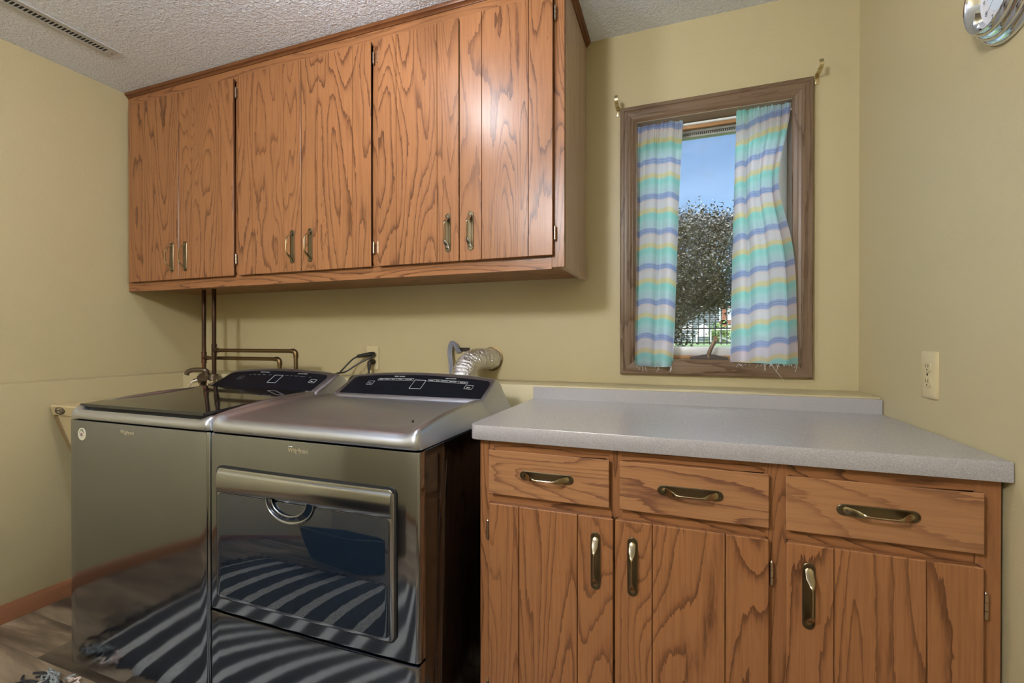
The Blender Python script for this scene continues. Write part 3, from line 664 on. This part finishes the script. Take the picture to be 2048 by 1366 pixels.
        b=BM(); brandmark(b,-.972,.853,YFA-.0042,.0165); O('brand_badge',b,M['chrome'],fp,org)
        # door
        dx0,dx1,dz0,dz1=-1.277,-.6635,.4035,.7865
        b=BM(); prism(b,rrect(dx0-.0035,dz0-.004,dx1+.005,dz1+.005,.020,8),'y',YFA-.0052,YFA+.01); O('door_recess',b,M['black'],t,org)
        def plate(xa,za,xb,zb,r,yf,c,bow=.0045,th=.012):
            b=BM(); N=40; R=[]; st=sorted(set([xa+r*(1-math.cos(PI/2*k/7)) for k in range(8)]+[xb-r*(1-math.cos(PI/2*k/7)) for k in range(8)]+[xa+r+(xb-xa-2*r)*k/N for k in range(1,N)]))
            for x in st:
                d=min(x-xa,xb-x); e=0 if d>=r else r-math.sqrt(max(0,r*r-(r-d)**2)); y=yf-bow*(1-(2*(x-dx0)/(dx1-dx0)-1)**2)
                g=c if d>=c else c*math.sqrt(max(0,2*d/c-(d/c)**2)); y2=y+(c-g)
                lo,hi=za+e,zb-e; R.append([(x,y+th,lo),(x,y+c,lo),(x,y2+.3*(c-0)*0+(.3*c if d>=c else 0),lo+.3*c),(x,y2,lo+c),(x,y2,hi-c),(x,y2+(.3*c if d>=c else 0),hi-.3*c),(x,y+c,hi),(x,y+th,hi)])
            loft(b,R); return b
        dr=O('door',plate(dx0,dz0,dx1,dz1,.017,YFA-.0085,.005),M['slatehi'],t,org,ang=40)
        # handle band across the top, slightly convex
        b=BM(); R=[]
        for k in range(25):
            u=k/24; x=dx0+.007+(dx1-dx0-.014)*u; yb_=YFA-.0085-.0045*(1-(2*u-1)**2)
            R.append([(x,yb_+.002,.7130),(x,yb_-.0030,.7150),(x,yb_-.0060,.727),(x,yb_-.0066,.747),(x,yb_-.0048,.768),(x,yb_-.0010,.7785),(x,yb_+.004,.7795),(x,yb_+.008,.745)])
        loft(b,R); O('door_band',b,M['slatehi'],dr,org,ang=60)
        O('door_window',plate(-1.2700,.4135,-.6745,.7125,.013,YFA-.0110,.002),M['doorglass'],dr,org,ang=40)
        # crescent grip below the band
        b=BM(); cx=-.990
        def cres(rx,rz,y,rad,n=26,zc=.722):
            return tube(b,[(cx+rx*math.cos(a),y-.012*math.sin(-a)*0,zc+rz*math.sin(a)) for a in [math.radians(180+180*k/n) for k in range(n+1)]],rad,10)
        cres(.083,.058,YFA-.0190,lambda u:.0012+.0042*math.sin(PI*u)**2); cres(.060,.040,YFA-.0205,lambda u:.0012+.0018*math.sin(PI*u),zc=.722)
        R=[]
        for k in range(27):
            a=math.radians(180+180*k/26); R.append([(cx+.082*math.cos(a),YFA-.0170,.722+.057*math.sin(a)),(cx+.061*math.cos(a),YFA-.0195,.722+.041*math.sin(a)),(cx+.061*math.cos(a),YFA-.0190,.722+.041*math.sin(a)),(cx+.082*math.cos(a),YFA-.0155,.722+.057*math.sin(a))])
        O('handle',b,M['slatehi'],dr,org,ang=60); b=BM(); loft(b,R); O('handle_scoop',b,M['doorglass'],dr,org,ang=60)
        b=BM(); cyl(b,(-.652,-.930,.944),(-.652,-.930,.9505),.003,10); O('deck_bumper',b,M['rubber'],t,org)
    return t
def TH(i): return math.radians(-68+22.6*i)
appliance('washing_machine','slate grey top-load washing machine with a dark glass lid, beside the beige tub','washing machine',-2.0025,-1.3195,True)
appliance('clothes_dryer','slate grey clothes dryer with a wide smoked window door, between washer and oak cabinet','dryer',-1.3145,-.5957,False)

# ------------------------------------------------------------------ laundry tub, faucet, pipes
LT=(-2.32,-.5,0); lt=thing('laundry_tub','beige plastic laundry tub with a tapering basin squeezed between left wall and washer','laundry tub',LT)
tx0,tx1,ty0,ty1=XPL+.002,-2.045,-.780,YP-.002
b=BM()
def ringr(x0,y0,x1,y1,z,r=.02): return [(x,y,z) for x,y in rrect(x0,y0,x1,y1,r,4)]
loft(b,[ringr(tx0+.026,ty0+.012,tx1-.026,ty1-.01,.836),ringr(tx0+.019,ty0+.004,tx1-.019,ty1,.834),ringr(tx0,ty0,tx1,ty1,.870,.02),ringr(tx0+.004,ty0+.004,tx1-.004,ty1-.004,.876),ringr(tx0+.045,ty0+.045,tx1-.045,ty1-.09,.876),ringr(tx0+.052,ty0+.052,tx1-.052,ty1-.097,.868),ringr(tx0+.17,ty0+.16,tx1-.17,ty1-.18,.56)],caps=True); O('rim',b,M['tub'],lt,LT)
b=BM(); loft(b,[ringr(tx0+.034,ty0+.010,tx1-.034,ty1-.02,.838),ringr(tx0+.205,ty0+.06,tx1-.152,ty1-.12,.45)],caps=True); O('basin',b,M['tub'],lt,LT)
b=BM(); tube(b,[(tx0+.030,ty0+.016,.833),(tx0+.205,ty0+.070,.45)],.010,8); O('corner_strip',b,M['tubedge'],lt,LT)  # dark brown strip down the basin's front left corner
for fx in (tx0+.06,tx1-.06):
    for fy in (ty0+.12,ty1-.06): b=BM(); tube(b,[(fx,fy,.0),(fx,fy,.84)],.012,10); O('leg',b,M['tub'],lt,LT)
b=BM(); ob=Vector((-2.508,ty0+.0015,.8535))
for k,(rx,rz) in enumerate(((.0325,.0150),(.0255,.0115))):
    tube(b,[ob+Vector((rx*math.cos(a),-.0006,rz*math.sin(a))) for a in [2*PI*i/36 for i in range(37)]],.0017 if k==0 else .0007,5)
for dx,r in ((.006,.0075),(.012,.0075)): tube(b,[ob+Vector((dx+r*math.cos(a),-.0008,.0095*math.sin(a))) for a in [2*PI*i/20 for i in range(21)]],.0008,5)
box(b,ob.x-.023,ob.y-.0012,ob.z-.0025,ob.x-.004,ob.y,ob.z+.0025)
O('oval_badge',b,M['ink'],lt,LT)
def pipe(name,label,xr,y,zb,xe,mt):
    o=(xr,y,.98); t=thing(name,label,'pipe',o,'copper supply pipes'); R=.0100
    b=BM(); tube(b,[(xr,y,.980),(xr,y,1.4285)],R,14); O('riser',b,M['copper'],t,o)
    b=BM(); tube(b,[(xr,y,zb-.026),(xr,y,zb+.030)],R+.0022,14); tube(b,[(xr,y,zb),(xr+.030,y,zb)],R+.0018,14)
    for z in (zb-.026,zb+.030): tube(b,[(xr,y,z-.002),(xr,y,z+.002)],R+.0034,14)
    O('tee',b,M['copper'],t,o)
    b=BM(); tube(b,[(xr+.028,y,zb),(xe-.022,y,zb)],R-.0006,14)
    tube(b,[(xe,y,zb-.03),(xe,y,.60)],R-.0006,14); O('branch',b,M['pipebrown'],t,o)
    b=BM(); tube(b,smoothpath([(xe-.028,y,zb),(xe-.016,y,zb),(xe-.005,y,zb-.005),(xe,y,zb-.016),(xe,y,zb-.032)],5),R+.0018,14); O('elbow',b,M['pipebrown'],t,o)
pipe('copper_pipe','left copper pipe rising to the cabinet, branching right low over the tub',-2.408,-.2125,1.063,-1.874,None)
pipe('copper_pipe','right copper pipe rising to the cabinet, with the upper and longer branch',-2.299,-.2370,1.105,-1.745,None)
FO=(-2.36,-.26,.90); fa=thing('utility_faucet','weathered brass utility faucet with a hooked spout above the beige tub','faucet',FO)
b=BM()
for x in (-2.408,-2.299): 
    y=-.2125 if x<-2.36 else -.237
    tube(b,[(x,y,.979),(x,y,.966)],.019,12); tube(b,[(x,y-.004,.976),(x,y-.012,.925)],.019,12); tube(b,[(x,y,.962),(x,y,.968)],.025,6)
tube(b,[(-2.405,-.235,.955),(-2.31,-.245,.955)],.020,12); tube(b,smoothpath([(-2.40,-.225,.925),(-2.37,-.25,.905),(-2.34,-.25,.905),(-2.315,-.24,.925)],4),.015,10)
O('valve_body',b,M['fauc'],fa,FO)
b=BM(); tube(b,smoothpath([(-2.335,-.245,.955),(-2.335,-.25,.985),(-2.340,-.258,1.0),(-2.375,-.270,1.002),(-2.405,-.280,1.0),(-2.424,-.288,.992),(-2.430,-.292,.976)],6),lambda u:.0135-.002*u,12); O('spout',b,M['fauc'],fa,FO)
for x,y,dx in ((-2.415,-.262,-.025),(-2.300,-.272,.02)):
    b=BM(); tube(b,[(x+.008,-.235,.948),(x+dx*.3,y,.940)],.011,12); 
    for k in (-1,1): tube(b,smoothpath([(x+dx*.3,y,.938),(x+dx*.7,y-.010,.925+.004*k),(x+dx*1.2,y-.014+.01*k,.900)],4),.0035,8)
    tag(O('tap_handle',b,M['chrome'],fa,FO),'worn chrome tap handle')

# ------------------------------------------------------------------ outlets, plugs, duct
def outlet(name,label,cx,cz,frame,group=None):
    """frame: (right,normal) unit vectors"""
    r,n=Vector(frame[0]),Vector(frame[1]); c=Vector(frame[2]); t=thing(name,label,'outlet',tuple(c)); o=tuple(c)
    mt=basis(c,r,(0,0,1),n*-1)
    def P(u,v,w): return c+r*u+Vector((0,0,v))+n*w
    b=BM(); hw,hh=.0385,.0605
    loft(b,[[P(u,v,.0) for u,v in rrect(-hw,-hh,hw,hh,.004)],[P(u,v,.004) for u,v in rrect(-hw,-hh,hw,hh,.004)],[P(u,v,.0068) for u,v in rrect(-hw+.005,-hh+.005,hw-.005,hh-.005,.003)]]); O('cover_plate',b,M['plate'],t,o)
    for s in (1,-1):
        b=BM(); z0=s*.0195
        rr=[(u,v+z0) for u,v in rrect(-.0165,-.0140,.0165,.0140,.011,6)]
        loft(b,[[P(u,v,.006) for u,v in rr],[P(u,v,.0085) for u,v in rr]]); rc_=O('receptacle',b,M['plate'],t,o)
        b=BM()
        for u,w2,h2 in ((-.0064,.0011,.0042),(.0064,.0011,.0034)):
            loft(b,[[P(u+w2*a,z0+.003+h2*bb,w) for a,bb in ((-1,-1),(1,-1),(1,1),(-1,1))] for w in (.0083,.0087)])
        loft(b,[[P(.0024*math.cos(a),z0-.0072+.0024*math.sin(a),w) for a in [2*PI*i/10 for i in range(10)]] for w in (.0083,.0087)]); O('slots',b,M['slot'],rc_,o,smooth=False)
    b=BM(); loft(b,[[P(.003*math.cos(a),.003*math.sin(a),w) for a in [2*PI*i/12 for i in range(12)]] for w in (.0066,.0078)]); O('screw',b,M['slot'],t,o)
    return t
outlet('wall_outlet','almond duplex outlet on the right wall above the countertop',0,0,((0,-1,0),(-1,0,0),(XR,-.497,1.0715)))
outlet('wall_outlet','almond outlet with two black plugs on the back wall behind the dryer',0,0,((1,0,0),(0,-1,0),(-1.4755,0,1.0665)))
def plugcord(label,plugpts,rad,cord,org):
    t=thing('power_plug',label,'plug',org); b=BM(); tube(b,plugpts,rad,12,sq=.8); O('plug_body',b,M['rubber'],t,org)
    b=BM(); tube(b,smoothpath(cord,8),.0042,8); O('cord',b,M['rubber'],t,org); return t
PLUG=plugcord('upper black power plug lying sideways in the outlet behind the dryer, cord looping left',[(-1.462,-.012,1.086),(-1.470,-.030,1.087),(-1.488,-.040,1.083),(-1.520,-.045,1.078),(-1.532,-.046,1.076)],lambda u:.0165-.006*u,[(-1.530,-.046,1.076),(-1.555,-.060,1.060),(-1.585,-.09,1.015),(-1.598,-.13,.975),(-1.60,-.22,.90),(-1.60,-.26,.70)],(-1.475,-.0095,1.086))
plugcord('lower black power plug pointing down in the outlet behind the dryer',[(-1.468,-.010,1.047),(-1.468,-.024,1.050),(-1.468,-.036,1.046),(-1.468,-.040,1.020),(-1.467,-.042,1.005)],lambda u:.0185-.0125*u,[(-1.467,-.042,1.008),(-1.466,-.046,.992),(-1.464,-.08,.985),(-1.46,-.20,.97),(-1.46,-.23,.80)],(-1.475,-.0095,1.047))
b=BM(); tube(b,smoothpath([(-1.448,-.016,1.085),(-1.470,-.035,1.068),(-1.52,-.07,1.035),(-1.565,-.10,1.000),(-1.590,-.16,.985),(-1.60,-.215,.90)],8),.0042,8)
O('cord',b,M['rubber'],PLUG,(-1.475,-.0095,1.086))
# duct
DO=(-.835,0,1.062); du=thing('dryer_duct','crinkled silver foil dryer duct bending from the wall down behind the dryer','duct',DO)
path=smoothpath([(-.812,.02,1.072),(-.814,-.02,1.072),(-.820,-.060,1.074),(-.832,-.110,1.074),(-.845,-.165,1.062),(-.851,-.213,1.028),(-.852,-.240,.985),(-.852,-.2475,.93),(-.852,-.2475,.70),(-.852,-.2475,.45)],26)
from mathutils import noise as mn
cum=[0]
for p_,q_ in zip(path,path[1:]): cum.append(cum[-1]+(p_-q_).length)
keep=[0]
for i in range(1,len(path)):
    if cum[i]-cum[keep[-1]]>.0026: keep.append(i)
path=[path[i] for i in keep]; cum=[cum[i] for i in keep]; nn=len(path)-1
b=BM(); tube(b,path,lambda u:.0465+.0026*abs(math.sin(PI*cum[min(nn,int(round(u*nn)))]/.0125)),60)
for v in b.verts: v.co+=mn.noise_vector(v.co*95)*.0030+mn.noise_vector(v.co*240)*.0012
O('foil_hose',b,M['foil'],du,DO,ang=24)
b=BM(); lathe(b,[(.050,0),(.0555,0),(.0555,.003),(.050,.004)],basis((-.812,-.0002,1.072),(1,0,0),(0,0,1),(0,-1,0)),40,0,False); O('wall_ring',b,M['pipebrown'],du,DO)
b=BM(); box(b,-.990,-.0025,1.104,-.925,-.0004,1.123); tag(O('wall_slot',b,M['slot'],org=(-.957,0,1.113),smooth=False),kind='structure')
b=BM()
for k in range(3):
    o=.0082*k; tube(b,smoothpath([(-1.010+o,-.04,1.0),(-1.016+o,-.034,1.045),(-1.026+o,-.026,1.10),(-1.024+o,-.022,1.135),(-1.010,-.020,1.152-o),(-.988-o,-.018,1.140),(-.975-o,-.014,1.115),(-.968-o,-.008,1.100)],6),.0045,8)
    tube(b,smoothpath([(-1.010+o,-.04,1.0),(-1.004+o,-.10,.985),(-1.000+o,-.20,.96),(-1.000+o,-.23,.80)],6),.0045,8)
tag(O('grey_cable',b,M['greycable'],org=(-1.0,-.03,1.1)),'looped grey cable coming out of the wall beside the foil duct','cable')

# ------------------------------------------------------------------ clock, vent, lamps
CO=(XR,-.80,1.853); cl=thing('wall_clock','round wall clock with a stepped chrome bezel high on the right wall','clock',CO)
mt=basis(CO,(0,-1,0),(0,0,1),(-1,0,0))
b=BM(); pr=[(.060,0),(.1035,0),(.1045,.004),(.103,.010),(.098,.0135),(.0935,.014),(.094,.019),(.091,.0245),(.086,.0275),(.0835,.028),(.0840,.033),(.0815,.0385),(.0775,.0415),(.0735,.0405),(.0705,.036),(.0680,.026),(.0655,.019)]
lathe(b,pr,mt,72,0,False); O('bezel',b,M['clockchrome'],cl,CO,ang=50)
b=BM(); lathe(b,[(.0660,.012),(.0660,.0185),(.0655,.019),(.0400,.019)],mt,60,0,False); lathe(b,[(.0400,.0190),(.0001,.0190)],mt,60,1,False); di=O('dial',b,[M['dial'],M['dialblue']],cl,CO)
b=BM()
for h in range(1,13):
    a=math.radians(90-30*h); text_bm(b,str(h),.0150,basis(mt@Vector((.0525*math.cos(a),.0525*math.sin(a)-.0050,.0192)),(0,-1,0),(0,0,1),(-1,0,0)),.0001,0,0)
    for k in range(1): cyl(b,mt@Vector((.042*math.cos(a),.042*math.sin(a),.0190)),mt@Vector((.042*math.cos(a),.042*math.sin(a),.0194)),.0008,6)
O('numerals',b,M['darkprint'],di,CO,smooth=False)
for nm,ang_,ln,wd in (('hour_hand',62,.028,.0016),('minute_hand',118,.042,.0012),('second_hand',-142,.050,.0004)):
    b=BM(); a=math.radians(ang_); d=Vector((math.cos(a),math.sin(a),0)); n_=Vector((-d.y,d.x,0)); z={'hour_hand':.0205,'minute_hand':.0212,'second_hand':.0218}[nm]
    P=[d*-.008+n_*wd,d*-.008-n_*wd,d*ln-n_*wd*.5,d*ln+n_*wd*.5]; loft(b,[[mt@(p+Vector((0,0,z+h))) for p in P] for h in (0,.0004)]); O(nm,b,M['darkprint'],cl,CO,smooth=False)
VO=(-2.373,-1.05,ZC); ve=thing('ceiling_vent','long narrow white ceiling vent with a row of dark slots above the washer','vent',VO)
b=BM(); x0,x1,y0,y1=-2.412,-2.334,-1.46,-.645; zf=ZC-.0045
for a in ((x0,y0,x0+.022,y1),(x1-.022,y0,x1,y1),(x0+.022,y1-.028,x1-.022,y1),(x0+.022,y0,x1-.022,y0+.028)): box(b,a[0],a[1],zf,a[2],a[3],ZC-.0003)
box(b,x0-.003,y0-.003,zf+.001,x0,y1+.003,ZC-.0003); box(b,x1,y0-.003,zf+.001,x1+.003,y1+.003,ZC-.0003)
fr_=O('frame',b,M['ventw'],ve,VO,smooth=False)
b=BM(); box(b,x0+.022,y0+.028,ZC-.0012,x1-.022,y1-.028,ZC-.0003); O('duct_opening',b,M['black'],ve,VO,smooth=False)
y=y0+.030
while y<y1-.03:
    b=BM(); box(b,x0+.022,y,zf+.0004,x1-.022,y+.0028,ZC-.0012); O('slat',b,M['ventw'],ve,VO,smooth=False); y+=.0130
b=BM(); cyl(b,(-2.373,-.655,zf-.001),(-2.373,-.655,zf+.001),.003,10); O('screw',b,M['slot'],ve,VO)
def ceiling_lamp(x,y,strength,label,r=.15):
    o=(x,y,ZC); t=thing('ceiling_light',label,'ceiling light',o,'ceiling lights')
    mt=basis(o,(1,0,0),(0,-1,0),(0,0,-1)); b=BM(); lathe(b,[(.001,.0005),(r*.75,.0005),(r*.75,.016),(r*.45,.026),(r*.4,.055)],mt,40,0,True); O('pan',b,M['white'],t,o)
    m=mat('lamp_glass_%d'%int(strength*10),(.9,.9,.9),.4,emit=(.955,.985,1.05),es=strength)
    b=BM(); lathe(b,[(max(.0005,r*math.sin(k*PI/16)),.045+r*(1-math.cos(k*PI/16))) for k in range(2,17)],mt,40,0,True); O('glass_shade',b,m,t,o)
ceiling_lamp(-.92,-1.10,LAMP,'white globe ceiling light above the space in front of the dryer',.075)
ceiling_lamp(-1.0,-2.85,LAMP2,'white globe ceiling light in the rear of the laundry room',.14)

# ------------------------------------------------------------------ rug
RO=(-1.3,-1.4,0); ru=thing('rug','black woven rug with pale crocheted stripes and fringe in front of the washer','rug',RO)
b=BM(); rx0,rx1,ry0,ry1=-2.03,-.62,-1.81,-1.035; NX,NY=90,50; G=[]
rr=random.Random(2)
for j in range(NY+1):
    row=[]
    for i in range(NX+1):
        x=rx0+(rx1-rx0)*i/NX; y=ry0+(ry1-ry0)*j/NY; e=(i in (0,NX)) or (j in (0,NY))
        if e: x+=rr.uniform(-.006,.006); y+=rr.uniform(-.006,.006)
        row.append(b.verts.new((x,y,.001 if e else .010+.0025*math.sin(i*1.3)*math.sin(j*1.1))))
    G.append(row)
for j in range(NY):
    for i in range(NX): b.faces.new((G[j][i],G[j][i+1],G[j+1][i+1],G[j+1][i]))
O('mat',b,M['rug'],ru,RO,ang=180)
b=BM()
for k in range(46):
    y=ry0+(ry1-ry0)*k/45; l=rr.uniform(.03,.09); a=rr.uniform(-.5,.5)
    tube(b,smoothpath([(rx0+.004,y,.008),(rx0-l*.4,y+a*l*.4,.010),(rx0-l*.8,y+a*l,.006),(rx0-l,y+a*l*1.5+rr.uniform(-.02,.02),.006)],4),.0035,6)
for k in range(70):
    x=rx0+(rx1-rx0)*k/69; l=rr.uniform(.015,.05)
    tube(b,smoothpath([(x,ry0+.004,.008),(x+rr.uniform(-.01,.01),ry0-l*.6,.010),(x+rr.uniform(-.02,.02),ry0-l,.006)],4),.003,6)
tag(O('fringe',b,M['rugblk'],ru,RO),kind='stuff')
b=BM()
for k in range(30):
    x=rr.uniform(-2.04,-1.86); y=ry1+rr.uniform(-.03,.012)
    tube(b,smoothpath([(x,y,.012),(x+rr.uniform(-.02,.02),y+rr.uniform(-.01,.012),.020),(x+rr.uniform(-.03,.03),y+rr.uniform(-.01,.01),.012)],4),.003,6,mi=(1 if x>-1.93 else 0))
tag(O('loose_yarn',b,[M['ruggrey'],M['rugpink']],ru,RO),kind='stuff')

# dark basket added out of view to give the dryer door its dark reflection
M['navy']=mat('navy_fabric',(.012,.016,.030),.85,bump=(220,.5,.002))
HP=(-1.60,-2.12,0); hp=thing('reflection_basket','unseen dark navy basket added opposite the dryer to darken its door reflection','basket',HP)
K=Matrix.Translation(Vector(HP))@Matrix.Rotation(math.radians(22),4,'Z')
def hring(w_,d_,z,r_=.05): return [K@Vector((x,y,z)) for x,y in rrect(-w_,-d_,w_,d_,r_,5)]
b=BM(); loft(b,[hring(.24,.14,.002),hring(.27,.16,.02),hring(.29,.175,.42),hring(.28,.165,.42),hring(.26,.15,.05)]); O('bag',b,M['navy'],hp,HP)
b=BM(); tube(b,hring(.290,.175,.422)+hring(.290,.175,.422)[:1],.008,8); O('rim',b,M['rubber'],hp,HP)

# ------------------------------------------------------------------ outside
GZ=1.0
b=BM(); box(b,-60,.45,GZ-.1,60,120,GZ); tag(O('ground',b,M['lawn'],smooth=False),kind='structure')
b=BM(); box(b,-3.4,.165,-.1,1.2,.449,GZ-.12); tag(O('ground_foundation',b,M['siding'],smooth=False),kind='structure')
# tree
TR=(-.2,8.2,GZ); tr=thing('tree','dense dark bronze-leaved tree outside the window','tree',TR); rt=random.Random(11)
b=BM(); tube(b,smoothpath([(-.35,8.3,GZ),(-.25,8.2,1.25),(.1,8.1,1.55),(.55,8.0,1.85),(1.0,8.0,2.3),(1.2,8.0,3.0)],8),lambda u:.085*(1-.75*u),10)
for pts in ([(.1,8.1,1.55),(.05,8.2,2.0),(.1,8.3,2.6),(.0,8.3,3.3)],[(.55,8.0,1.85),(.6,8.2,2.3),(.4,8.3,2.9),(.5,8.3,3.5)],[(-.25,8.2,1.25),(-.6,8.3,1.8),(-.9,8.3,2.5),(-.9,8.3,3.1)]):
    tube(b,smoothpath(pts,6),lambda u:.045*(1-.8*u),8)
O('trunk',b,M['bark'],tr,TR)
b=BM()
def leaf(p,s):
    d=Vector((rt.gauss(0,1),rt.gauss(0,1),rt.gauss(-.3,.6))).normalized(); u=d.cross(Vector((rt.gauss(0,1),rt.gauss(0,1),rt.gauss(0,1)))).normalized()
    a=[p-d*s,p+u*s*.42,p+d*s,p-u*s*.42]; vs_=[b.verts.new(q) for q in a]; b.faces.new(vs_)
cl_=[]
for k in range(520):
    th=rt.uniform(0,2*PI); rr_=math.sqrt(rt.random()); zz=rt.uniform(-1,1)
    R_=math.sqrt(max(0,1-zz*zz)); cl_.append(Vector((.45+1.9*R_*rr_*math.cos(th),8.3+1.2*R_*rr_*math.sin(th),2.76+.90*zz)))
for k in range(110): cl_.append(Vector((rt.uniform(-1.6,.10),rt.uniform(7.6,8.8),rt.uniform(1.15,1.9))))
for c in cl_:
    for q in range(88): leaf(c+Vector((rt.gauss(0,.15),rt.gauss(0,.15),rt.gauss(0,.13))),rt.uniform(.022,.044))
for k in range(26):
    x=rt.uniform(-1.2,2.1); top=3.55+.12*rt.random()-.10*abs(x-.3)
    for q in range(10): leaf(Vector((x+rt.gauss(0,.02),8.2,top-.05+.03*q)),.022)
tag(O('foliage',b,M['leaf'],tr,TR,smooth=False,recalc=False),kind='stuff')
# fence
FN=(.6,11.4,GZ); fe=thing('metal_fence','black metal picket fence on the lawn outside','fence',FN)
b=BM(); 
for z in (1.07,1.46,2.06): box(b,-2.2,11.39,z-.018,4.2,11.42,z+.018)
O('rails',b,M['fence'],fe,FN,smooth=False)
for k in range(45):
    x=-2.15+k*.141; b=BM(); box(b,x-.010,11.38,GZ+.02,x+.010,11.40,2.10); O('picket',b,M['fence'],fe,FN,smooth=False)
# adirondack chair
AO=(1.0,22,GZ); ac=thing('garden_chair','white slatted garden chair on the lawn behind the fence','chair',AO)
def bx(nm,*a,par=ac,org=AO,m='white'): b=BM(); box(b,*a); return O(nm,b,M[m],par,org,smooth=False)
for k in range(5):
    b=BM(); x=.92+k*.10; prism(b,[(x,1.30),(x+.08,1.30),(x+.10,1.92-.06*abs(k-2)),(x-.01,1.92-.06*abs(k-2))],'y',22.30,22.33); O('back_slat',b,M['white'],ac,AO,smooth=False)
bx('seat',.88,21.75,1.30,1.46,22.32,1.35)
for x in (.80,1.44): bx('arm',x,21.70,1.58,x+.10,22.35,1.62); 
for x,y in ((.84,21.74),(1.46,21.74),(.84,22.28),(1.46,22.28)): bx('leg',x,y,GZ,x+.06,y+.06,1.58)
BO=(.05,22.5,GZ); bc=thing('garden_bench','white bench on the lawn left of the garden chair','bench',BO)
bx('seat',-.6,22.3,1.38,.70,22.8,1.44,par=bc,org=BO); bx('backrest',-.6,22.78,1.62,.70,22.83,1.90,par=bc,org=BO)
for x in (-.58,.60): bx('leg',x,22.35,GZ,x+.07,22.8,1.40,par=bc,org=BO)
GO=(2.1,21.5,GZ); gt=thing('garden_table','white garden table behind the fence, right of the chair','table',GO)
bx('tabletop',1.70,21.1,1.60,3.6,22.0,1.65,par=gt,org=GO)
for x in (1.85,2.35): bx('leg',x,21.4,GZ,x+.10,21.5,1.62,par=gt,org=GO)
for x0,x1 in ((1.9,2.4),(2.45,3.3)):
    b=BM(); prism(b,[(x0,1.22),(x1,1.02),(x1,1.12),(x0,1.32)],'y',21.42,21.46); O('brace',b,M['white'],gt,GO,smooth=False)
for cx,cy,r,lab in ((2.15,26,.8,'green shrub beside the grey house'),(3.5,27,1.1,'green shrub under the wooden deck')):
    b=BM(); rs=random.Random(int(cx*10))
    for k in range(300):
        c=Vector((cx+rs.gauss(0,r*.45),cy+rs.gauss(0,.3),GZ+abs(rs.gauss(.45,.30)))); d=Vector((rs.gauss(0,1),rs.gauss(0,1),rs.gauss(0,1))).normalized()*.11; u=d.orthogonal().normalized()*.07
        b.faces.new([b.verts.new(q) for q in (c-d,c+u,c+d,c-u)])
    tag(O('shrub',b,M['shrub'],org=(cx,cy,GZ),smooth=False,recalc=False),lab,'shrub')
HO=(1.5,40,GZ); ho=thing('house','grey clapboard house beyond the fence','house',HO)
b=BM(); 
for k in range(18): 
    z=GZ+.18*k; prism(b,[(39.0+.03,z),(39.0-.02,z),(39.03,z+.18)],'x',-6,3.2)
box(b,-6,39.03,GZ,3.2,46,GZ+3.3); O('siding',b,M['siding'],ho,HO,smooth=False)
b=BM(); prism(b,[(-6.5,GZ+3.3),(3.7,GZ+3.3),(-1.4,GZ+5.0)],'y',38.6,46.5); O('roof',b,M['roof'],ho,HO,smooth=False)
KO=(5.2,36,GZ); dk=thing('wooden_deck','red-brown deck with white railing beside the grey house','deck',KO)
b=BM(); box(b,3.15,35.6,2.30,9,38.5,2.62); box(b,3.15,35.6,GZ,3.45,35.9,3.85); box(b,8.6,35.6,GZ,8.9,35.9,3.4); O('platform',b,M['brick'],dk,KO,smooth=False)
b=BM(); box(b,3.15,35.55,3.50,9,35.65,3.62); O('handrail',b,M['brick'],dk,KO,smooth=False)
for k in range(18): x=3.55+k*.27; b=BM(); box(b,x,35.56,2.60,x+.10,35.64,3.52); O('baluster',b,M['white'],dk,KO,smooth=False)
